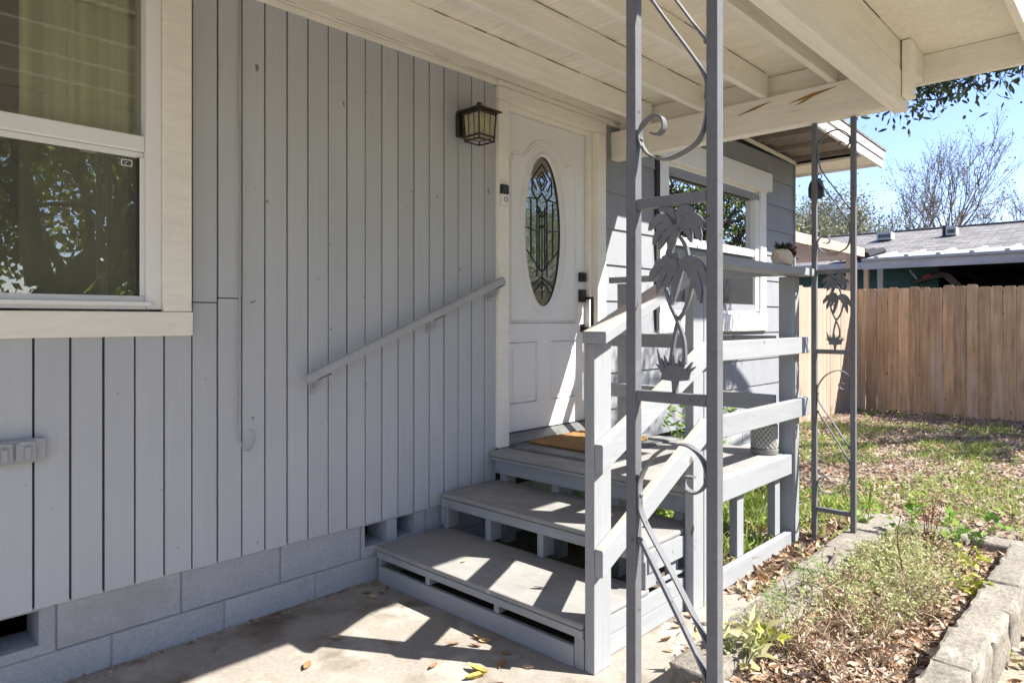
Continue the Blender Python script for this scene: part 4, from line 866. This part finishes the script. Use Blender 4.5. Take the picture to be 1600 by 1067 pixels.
plant('broad_leaf_shrub', 'green broad leaved shrub at the far right of the bed', 'shrub', (4.28, -2.16, Zb), 7, .27, .16, .062, FRESHL, STEMG, 8, .62, (.02, -.02), .0024, .35)
plant('broad_leaf_shrub', 'green broad leaved shrub at the far left of the bed', 'shrub', (4.36, -1.90, Zb), 6, .30, .12, .058, FRESHL, STEMG, 7, .62, (0, .02), .0024, .4)
plant('round_leaf_plant', 'low yellow green round leaved plant against the right border', 'plant', (3.72, -2.27, Zb), 8, .12, .12, .042, YELL, STEMG, 6, .85, (0, .0), .002, .4)
plant('round_leaf_plant', 'taller yellow green round leaved plant near the far right corner stones', 'plant', (4.02, -2.26, Zb), 7, .17, .12, .044, YELL, STEMG, 6, .85, (0, .0), .002, .4)
plant('leafy_sprout', 'small leafy sprout behind the left border by the far iron column', 'plant', (4.42, -1.63, .0), 3, .22, .06, .06, FRESHL, STEMG, 6, .6)
plant('wall_plant', 'green leafy plant growing by the house wall behind the landing', 'plant', (4.6, -.45, 0), 16, .78, .30, .075, FRESHL, STEMG, 16, .34, (0, 0), .003, .3)
plant('wall_plant', 'green leafy plant at the wall just left of the patterned pot', 'plant', (4.25, -.75, 0), 14, .72, .18, .075, FRESHL, STEMG, 14, .34, (0, 0), .003, .3)
m = MB().tube(smooth_path([(2.70, -1.765, .112), (2.86, -1.745, .128), (3.02, -1.742, .128), (3.06, -1.735, .135), (3.16, -1.742, .14), (3.3, -1.748, .128), (3.48, -1.745, .125), (3.62, -1.735, .135), (3.70, -1.72, .160)]), [.006] * 10 + [.0075] * 10 + [.0085] * 20 + [.010] * 9, 6)
for a, b in (((3.02, -1.742, .128), (3.07, -1.70, .17)), ((3.3, -1.748, .128), (3.33, -1.71, .155)), ((3.1, -1.742, .135), (3.13, -1.80, .06)), ((2.95, -1.744, .128), (2.97, -1.80, .06))): m.tube([a, b], [.005, .004], 5)
tag(m.build('dead_branch', BARKG, None, 0, True), 'dead grey vine branch lying along the left stone border', 'branch')

# ------------------------------------------------------------------ fences
def picket_mesh(w, h, t=.016, dog=.022):
    return [(-w / 2, 0), (w / 2, 0), (w / 2, h - dog), (w / 2 - dog, h), (-w / 2 + dog, h), (-w / 2, h - dog)]
fr = thing('picket_fence', (11.1, -2, 0), 'brown weathered dog-ear picket fence across the back of the yard', 'fence')
yv = .40
while yv > -7.2:
    w = random.uniform(.126, .147); h = 1.80 + random.uniform(-.025, .018)
    o = MB().prism([(yv - w / 2 + p, q) for p, q in picket_mesh(w, h)], 'x', 11.10 + random.uniform(-.005, .005), 11.118).build('picket', FENCE, fr, .002); o.rotation_euler.x = random.uniform(-.006, .006)
    yv -= w + random.uniform(.0015, .0045)
for z in (.35, 1.0, 1.6): bx('stringer', 11.122, 11.16, -7.2, .45, z, z + .085, FENCE, fr, 0)
fl = thing('picket_fence', (9.5, .44, 0), 'pale picket fence beside the house corner in full sun', 'fence')
xv = 7.75
while xv < 11.02:
    w = .138; h = 1.77 + random.uniform(-.015, .015)
    MB().prism([(xv + w / 2 + p, q) for p, q in picket_mesh(w, h)], 'y', .42 + random.uniform(-.003, .003), .438).build('picket', FENCE2, fl, .002); xv += w + random.uniform(.004, .010)
for z in (.35, 1.55): bx('stringer', 7.75, 11.08, .442, .48, z, z + .085, FENCE2, fl, 0)

pg = thing('pergola', (11, 1.5, 0), 'new wood pergola frame rising behind the pale fence', 'pergola')
bx('beam', 7.9, 12.05, .55, .60, 2.355, 2.495, LUMBER, pg, .003); bx('beam', 7.9, 12.05, 2.3, 2.35, 2.355, 2.495, LUMBER, pg, .003)
bx('post', 11.72, 11.85, .605, .735, 0, 2.43, LUMBER, pg, .004); bx('post', 8.1, 8.23, .605, .735, 0, 2.43, LUMBER, pg, .004); bx('post', 11.72, 11.85, 2.17, 2.298, 0, 2.43, LUMBER, pg, .004)
for i in range(9): bx('rafter', 8.4 + i * .42, 8.44 + i * .42, .602, 2.298, 2.30, 2.42, LUMBER, pg, .002)

# ------------------------------------------------------------------ neighbour's house with carport
nh = thing('neighbour_house', (18, -2, 0), 'low teal neighbour house with grey shingle roof and white carport awning', 'house')
MB().add([(15.35, -11, 2.50), (15.35, 9, 2.50), (19.3, 9, 3.56), (19.3, -11, 3.56), (23.2, -11, 2.50), (23.2, 9, 2.50)], [(0, 3, 2, 1), (3, 4, 5, 2)]).build('roof', ROOF, nh)
MB().add([(15.35, -11, 2.42), (15.35, 9, 2.42), (23.2, 9, 2.42), (23.2, -11, 2.42)], [(0, 1, 2, 3)]).build('ceiling', NDARK, nh)
bx('eave_fascia', 15.32, 15.348, 1.5, 9, 2.38, 2.52, NFASC, nh, 0)
bx('ridge_cap', 19.2, 19.4, -11, 9, 3.55, 3.585, ROOF, nh, .01)
for k in range(16): bx('lap_board', 16.0 - .012 * (k % 2), 16.1, .30, 9, .02 + .155 * k, .172 + .155 * k, NTEAL, nh, 0)
bx('carport_wall', 21.5, 21.6, -11, .3, 0, 2.42, NDARK, nh, 0); bx('carport_wall', 16.1, 21.5, .30, .40, 0, 2.42, NDARK, nh, 0)
bx('carport_post', 15.10, 15.20, 1.09, 1.195, 0, 2.40, NWHITE, nh, .003); bx('wood_post', 15.0, 15.1, 1.33, 1.42, 0, 2.35, FENCE, nh, .003); bx('carport_post', 14.62, 14.72, -4.2, -4.1, 0, 2.32, NWHITE, nh, .003)
bx('awning_fascia', 14.50, 14.54, -9, 1.305, 2.315, 2.475, NFASC, nh, .003); bx('awning_edge', 14.46, 14.56, -9, 1.305, 2.478, 2.53, NWHITE, nh, .004)
MB().add([(14.5, -9, 2.52), (14.5, 1.30, 2.52), (15.9, 1.30, 2.72), (15.9, -9, 2.72)], [(0, 3, 2, 1)]).build('awning_sheet', NWHITE, nh)
for i in range(20):
    yy = 1.05 - i * .52
    MB().add([(14.5, yy - .05, 2.523), (14.5, yy + .05, 2.523), (15.85, yy + .05, 2.715), (15.85, yy - .05, 2.715), (14.5, yy - .03, 2.57), (14.5, yy + .03, 2.57), (15.85, yy + .03, 2.76), (15.85, yy - .03, 2.76)],
             [(3, 2, 1, 0), (4, 5, 6, 7), (0, 1, 5, 4), (1, 2, 6, 5), (2, 3, 7, 6), (3, 0, 4, 7)]).build('awning_rib', NWHITE, nh)
for i in range(5):
    yy = 1.95 - i * .16
    MB().tube([(15.3 + .05 * i, yy + .2, 2.66 + .00 * i), (15.75 + .05 * i, yy, 2.80)], [.09, .07], 8).build('ridge_tile', NDARK, nh)
for (y0, y1, x0) in ((1.66, 1.97, 17.9), (.36, .56, 17.95)):
    v = bx('roof_vent', x0, x0 + .35, y0, y1, 3.23, 3.42, NWHITE, nh, .01)
    for k in range(6): bx('slot', x0 - .012, x0, y0 + .03 + k * (y1 - y0 - .06) / 6, y0 + .03 + (k + .55) * (y1 - y0 - .06) / 6, 3.28, 3.36, NDARK, v, 0)
MB().tube([(18.05, .60, 3.2), (18.05, .60, 3.47)], .045, 10).build('vent_pipe', NDARK, nh)

# SUV parked sideways in the carport with its tailgate up
cr = thing('parked_car', (16.350, -1.9, 0), 'black car in the carport with its tailgate raised', 'car')
prof = [(.35, .42), (.38, .95), (.28, 1.05), (.12, 1.62), (-.1, 1.86), (-1.9, 1.88), (-2.75, 1.30), (-3.95, 1.15), (-4.2, .95), (-4.22, .42)]
MB().prism([(p, q) for p, q in prof], 'x', 15.550, 17.400).build('body', CARP, cr, .06)
for xx in (15.535, 17.415):
    MB().prism([(.02, 1.2), (-.2, 1.72), (-1.75, 1.74), (-2.4, 1.26)], 'x', xx - .008, xx + .008).build('side_window', CARG, cr)
for yy in (-.55, -3.35):
    for xx in (15.570, 17.380):
        w = MB().tube([(xx - .11, yy, .36), (xx + .11, yy, .36)], .36, 24).build('wheel', TYRE, cr); MB().tube([(xx - .125, yy, .36), (xx + .125, yy, .36)], .21, 14).build('rim', NFASC, w)
tg = MB().prism([(-.12, 1.87), (-.20, 1.98), (.02, 2.24), (.16, 2.29), (.34, 2.25), (.74, 2.09), (.70, 2.05), (.34, 2.14), (.14, 2.17)], 'x', 15.600, 17.350).build('tailgate', CARP, cr, .012)
MB().prism([(.36, 2.20), (.50, 2.145), (.50, 2.20), (.36, 2.255)], 'x', 15.580, 15.599).build('tail_light', RED, tg); MB().prism([(.36, 2.20), (.50, 2.145), (.50, 2.20), (.36, 2.255)], 'x', 17.351, 17.370).build('tail_light', RED, tg)
MB().tube([(15.650, .60, 2.14), (15.650, .74, 2.34)], .02, 6).build('gas_strut', NWHITE, tg)
for xx in (15.650, 17.300): MB().tube([(xx, -.4, 1.90), (xx, -1.7, 1.92)], .02, 6).build('roof_rail', NFASC, cr)

# ------------------------------------------------------------------ trees
def tree(name, label, base, spec, leafspec, barkmat, leafmat_, group=None, limbs=None):
    """spec: (trunk length, radius, levels, children, ratio, spread, upward pull); limbs: explicit main limbs as point lists with radii"""
    L0, r0, levels, kids, ratio, spread, upp = spec
    root = thing(name, base, label, 'tree', group); m = MB(); tips = []
    def grow(p, d, L, r, lev):
        n = 4 if lev < 2 else 3; pts = [p.copy()]; q = p.copy(); dd = d.copy()
        for i in range(n):
            dd = (dd + Vector((random.gauss(0, .13), random.gauss(0, .13), random.gauss(0, .10) + upp * .08))).normalized(); q = q + dd * (L / n); pts.append(q.copy())
        m.tube(pts, [r * (1 - .45 * i / n) for i in range(n + 1)], 8 if lev == 0 else (5 if lev < 3 else 3), lev == 0)
        if lev >= levels - 1: tips.extend(pts[1:])
        if lev >= levels: return
        for i in range(kids if lev else kids + 1):
            k = pts[-1] if i < 2 else pts[random.randrange(2, n + 1)]
            ax = dd.cross(Vector((random.gauss(0, 1), random.gauss(0, 1), random.gauss(0, 1)))).normalized()
            nd = (Matrix.Rotation(random.uniform(.35, 1) * spread, 3, ax) @ dd + Vector((0, 0, upp * .25))).normalized()
            grow(k, nd, L * ratio * random.uniform(.75, 1.15), r * .60, lev + 1)
    if limbs:
        for pts, ra, rb, kl in limbs:
            pp = smooth_path([Vector(p) for p in pts], 5); n = len(pp); m.tube(pp, [ra + (rb - ra) * i / (n - 1) for i in range(n)], 9)
            for _ in range(kl):
                i = random.randrange(int(n * .45), n); d = (pp[min(i + 1, n - 1)] - pp[max(i - 1, 0)]).normalized()
                d = (d + Vector((random.gauss(0, .6), random.gauss(0, .6), random.gauss(.25, .4)))).normalized()
                grow(pp[i], d, L0, rb * .8, max(1, levels - 3))
    else: grow(Vector(base), Vector((random.gauss(0, .04), random.gauss(0, .04), 1)), L0, r0, 0)
    m.build('trunk', barkmat, root, 0, True)
    n, jit, size, asp = leafspec
    T = np.array([tuple(t) for t in tips]); k = rng.integers(0, len(T), n)
    p = T[k] + rng.normal(0, jit, (n, 3)); d = rng.normal(size=(n, 3)); d[:, 2] -= .3
    leafobj('crown', leafmat_, root, p, d, rng.uniform(size * .6, size * 1.25, n), asp, .25)
    return root
random.seed(21); rng = np.random.default_rng(21)
# live oak standing before the house behind the photographer: it fills the window reflections and dapples the slab
tree('live_oak', 'large live oak with leaning limbs mirrored in the near window', (2.9, -13.4, 0), (2.0, .4, 4, 3, .72, .95, .12), (26000, .26, .14, .42), BARK, OAKC,
     limbs=[([(2.9, -13.4, -.1), (3.2, -13.3, 1.1), (4.1, -13.1, 2.2), (5.3, -12.8, 3.7), (6.3, -12.6, 5.4)], .46, .15, 8), ([(2.9, -13.4, .8), (2.5, -13.7, 2.3), (1.5, -13.6, 4.2), (.3, -13.2, 6.2)], .34, .12, 9),
            ([(3.5, -13.2, 2.1), (3.4, -13.9, 4.0), (3.3, -14.8, 6.4)], .26, .1, 8), ([(3.0, -13.4, 1.5), (1.2, -14.4, 2.7), (-1.4, -15.0, 4.2)], .22, .09, 8), ([(3.3, -13.3, 1.3), (4.8, -14.3, 1.9), (7.0, -15, 3.6)], .20, .08, 7)])
def oakwood():
    n = 60000; c = np.r_[np.c_[rng.uniform(-14, 14, 190), rng.uniform(-24, -20, 190), rng.uniform(.4, 9.5, 190)], np.c_[rng.uniform(12, 30, 60), rng.uniform(-22, -14, 60), rng.uniform(.6, 6.5, 60)]]; rr = rng.uniform(.9, 1.8, 250)
    k = rng.integers(0, 250, n); u = rng.normal(size=(n, 3)); u /= np.linalg.norm(u, axis=1)[:, None]
    return c[k] + u * (rr[k] * rng.uniform(.6, 1., n))[:, None], n
pw, N = oakwood()
tag(leafobj('hedge_wood', WOODL, None, pw, rng.normal(size=(N, 3)), rng.uniform(.18, .40, N), .6), 'dense green wood across the street mirrored in the windows', 'trees', kind='stuff')
# oak right of the frame whose limb hangs into the picture and whose crown the far window mirrors
yo = tree('yard_oak', 'dark leaved oak right of the yard with a limb over the porch corner', (13.2, -5.4, 0), (.80, .3, 4, 3, .74, 1.0, .05), (9000, .17, .12, .45), BARK, OAKC,
     limbs=[([(13.2, -5.4, -.1), (13.1, -5.3, 1.2), (13.2, -5.1, 2.4), (13.3, -4.7, 3.8)], .30, .10, 9), ([(13.1, -5.3, 1.3), (13.0, -4.7, 2.2), (12.7, -4.0, 3.0)], .20, .09, 10), ([(13.1, -5.3, 1.6), (12.3, -5.2, 2.9), (11.6, -4.9, 3.9)], .20, .1, 8),
            ([(13.1, -5.3, 1.4), (13.5, -4.5, 2.0), (13.7, -3.6, 2.9)], .16, .08, 9)])
m = MB(); tips = []; xt = []
main = smooth_path([Vector(q) for q in ((13.2, -5.2, 2.0), (11.6, -4.9, 3.9), (10.2, -4.3, 4.5), (8.9, -3.5, 4.6), (7.9, -2.75, 4.2), (7.35, -2.32, 3.80), (6.9, -1.93, 3.54), (6.5, -1.52, 3.39), (6.25, -1.25, 3.29))], 6); n = len(main)
m.tube(main, [.11 - .104 * i / (n - 1) for i in range(n)], 7)
for i in range(int(n * .60), n):
    for _ in range(8):
        d = Vector((random.gauss(.0, .6), random.gauss(-.05, .5), random.gauss(-.12, .22))).normalized(); L = random.uniform(.15, .42); q = main[i]
        pts = [q, q + d * L * .5 + Vector((0, 0, .03)), q + d * L + Vector((0, 0, -.07))]; m.tube(pts, [.006, .004, .002], 4); tips += [pts[1], pts[2], (pts[1] + pts[2]) / 2]
for a, b_, c_ in (((8.9, -3.5, 4.6), (7.6, -3.9, 4.9), (6.2, -4.0, 4.9)), ((7.9, -2.75, 4.2), (7.0, -3.0, 4.6), (6.1, -3.2, 4.8)), ((10.2, -4.3, 4.5), (8.6, -4.6, 5.0), (7.0, -5.1, 5.2))):
    sp = smooth_path([Vector(a), Vector(b_), Vector(c_)], 8); m.tube(sp, [.03 - .025 * i / (len(sp) - 1) for i in range(len(sp))], 6)
    for q in sp[4:]:
        for _ in range(6):
            d = Vector((random.gauss(0, .6), random.gauss(0, .6), random.gauss(0, .3))).normalized() * random.uniform(.2, .6); m.tube([q, q + d], [.005, .002], 4); xt += [q + d * .6, q + d]
lb_ = m.build('overhanging_limb', BARK, yo, 0, True)
T = np.array([tuple(t) for t in tips]); N = 1900; p = T[rng.integers(0, len(T), N)] + rng.normal(0, .055, (N, 3)); d = rng.normal(size=(N, 3)); d[:, 2] -= .6
T = np.array([tuple(t) for t in xt]); N2 = 2600; p = np.r_[p, T[rng.integers(0, len(T), N2)] + rng.normal(0, .07, (N2, 3))]; d = np.r_[d, rng.normal(size=(N2, 3))]; N += N2
leafobj('limb_leaves', OAKB, lb_, p, d, rng.uniform(.05, .09, N), .36, .2, fine=True)
def at(px, py, z):   # a spot seen at that bearing, z metres out along the view axis
    F = Vector((math.cos(TH), math.sin(TH), 0)); Rr = Vector((math.sin(TH), -math.cos(TH), 0))
    return CAM + F * z + Rr * ((px - 800) / 1072 * z) + Vector((0, 0, (500 - py) / 1072 * z))
bare = [(1402, 27, 'bare leafless tree above the left roof vent', 5.4), (1452, 26, 'tall bare tree behind the roof beside the vent pipe', 6.6), (1500, 28, 'widest bare tree rising over the shingle roof', 6.8), (1560, 30, 'bare tree leaning at the right edge over the roof', 5.6), (1368, 28, 'small bare tree behind the roof next to the iron column', 4.2)]
for px, z, lab, h in bare:
    b = at(px, 500, z); tree('bare_tree', lab, (b.x, b.y, 0), (h * .43, .10, 5, 3, .745, .58, .55), (800, .14, .10, .5), BARKG, BROWNL, 'bare trees behind the neighbour roof')
far = [(1255, 24, 4.6, 'grey green tree right behind the house corner'), (1296, 26, 4.4, 'grey green tree seen between the iron column uprights'), (1338, 27, 4.2, 'grey green tree left of the bare trees'), (1230, 30, 5.2, 'grey green tree mostly hidden by the house corner'), (1590, 33, 4.6, 'low green tree at the right edge behind the roof'), (1530, 34, 3.9, 'low olive tree behind the bare trees')]
for px, z, h, lab in far:
    b = at(px, 500, z); tree('background_tree', lab, (b.x, b.y, 0), (h * .44, .14, 4, 3, .78, .75, .3), (6500, .24, .13, .45), BARKG, GREYL, 'trees beyond the neighbour house')
b = at(1254, 500, 17); tree('yellow_green_tree', 'bright yellow green young tree behind the pale fence', (b.x, b.y, 0), (2.05, .05, 3, 3, .46, .6, .4), (1100, .13, .15, .5), BARKG, YGREEN)
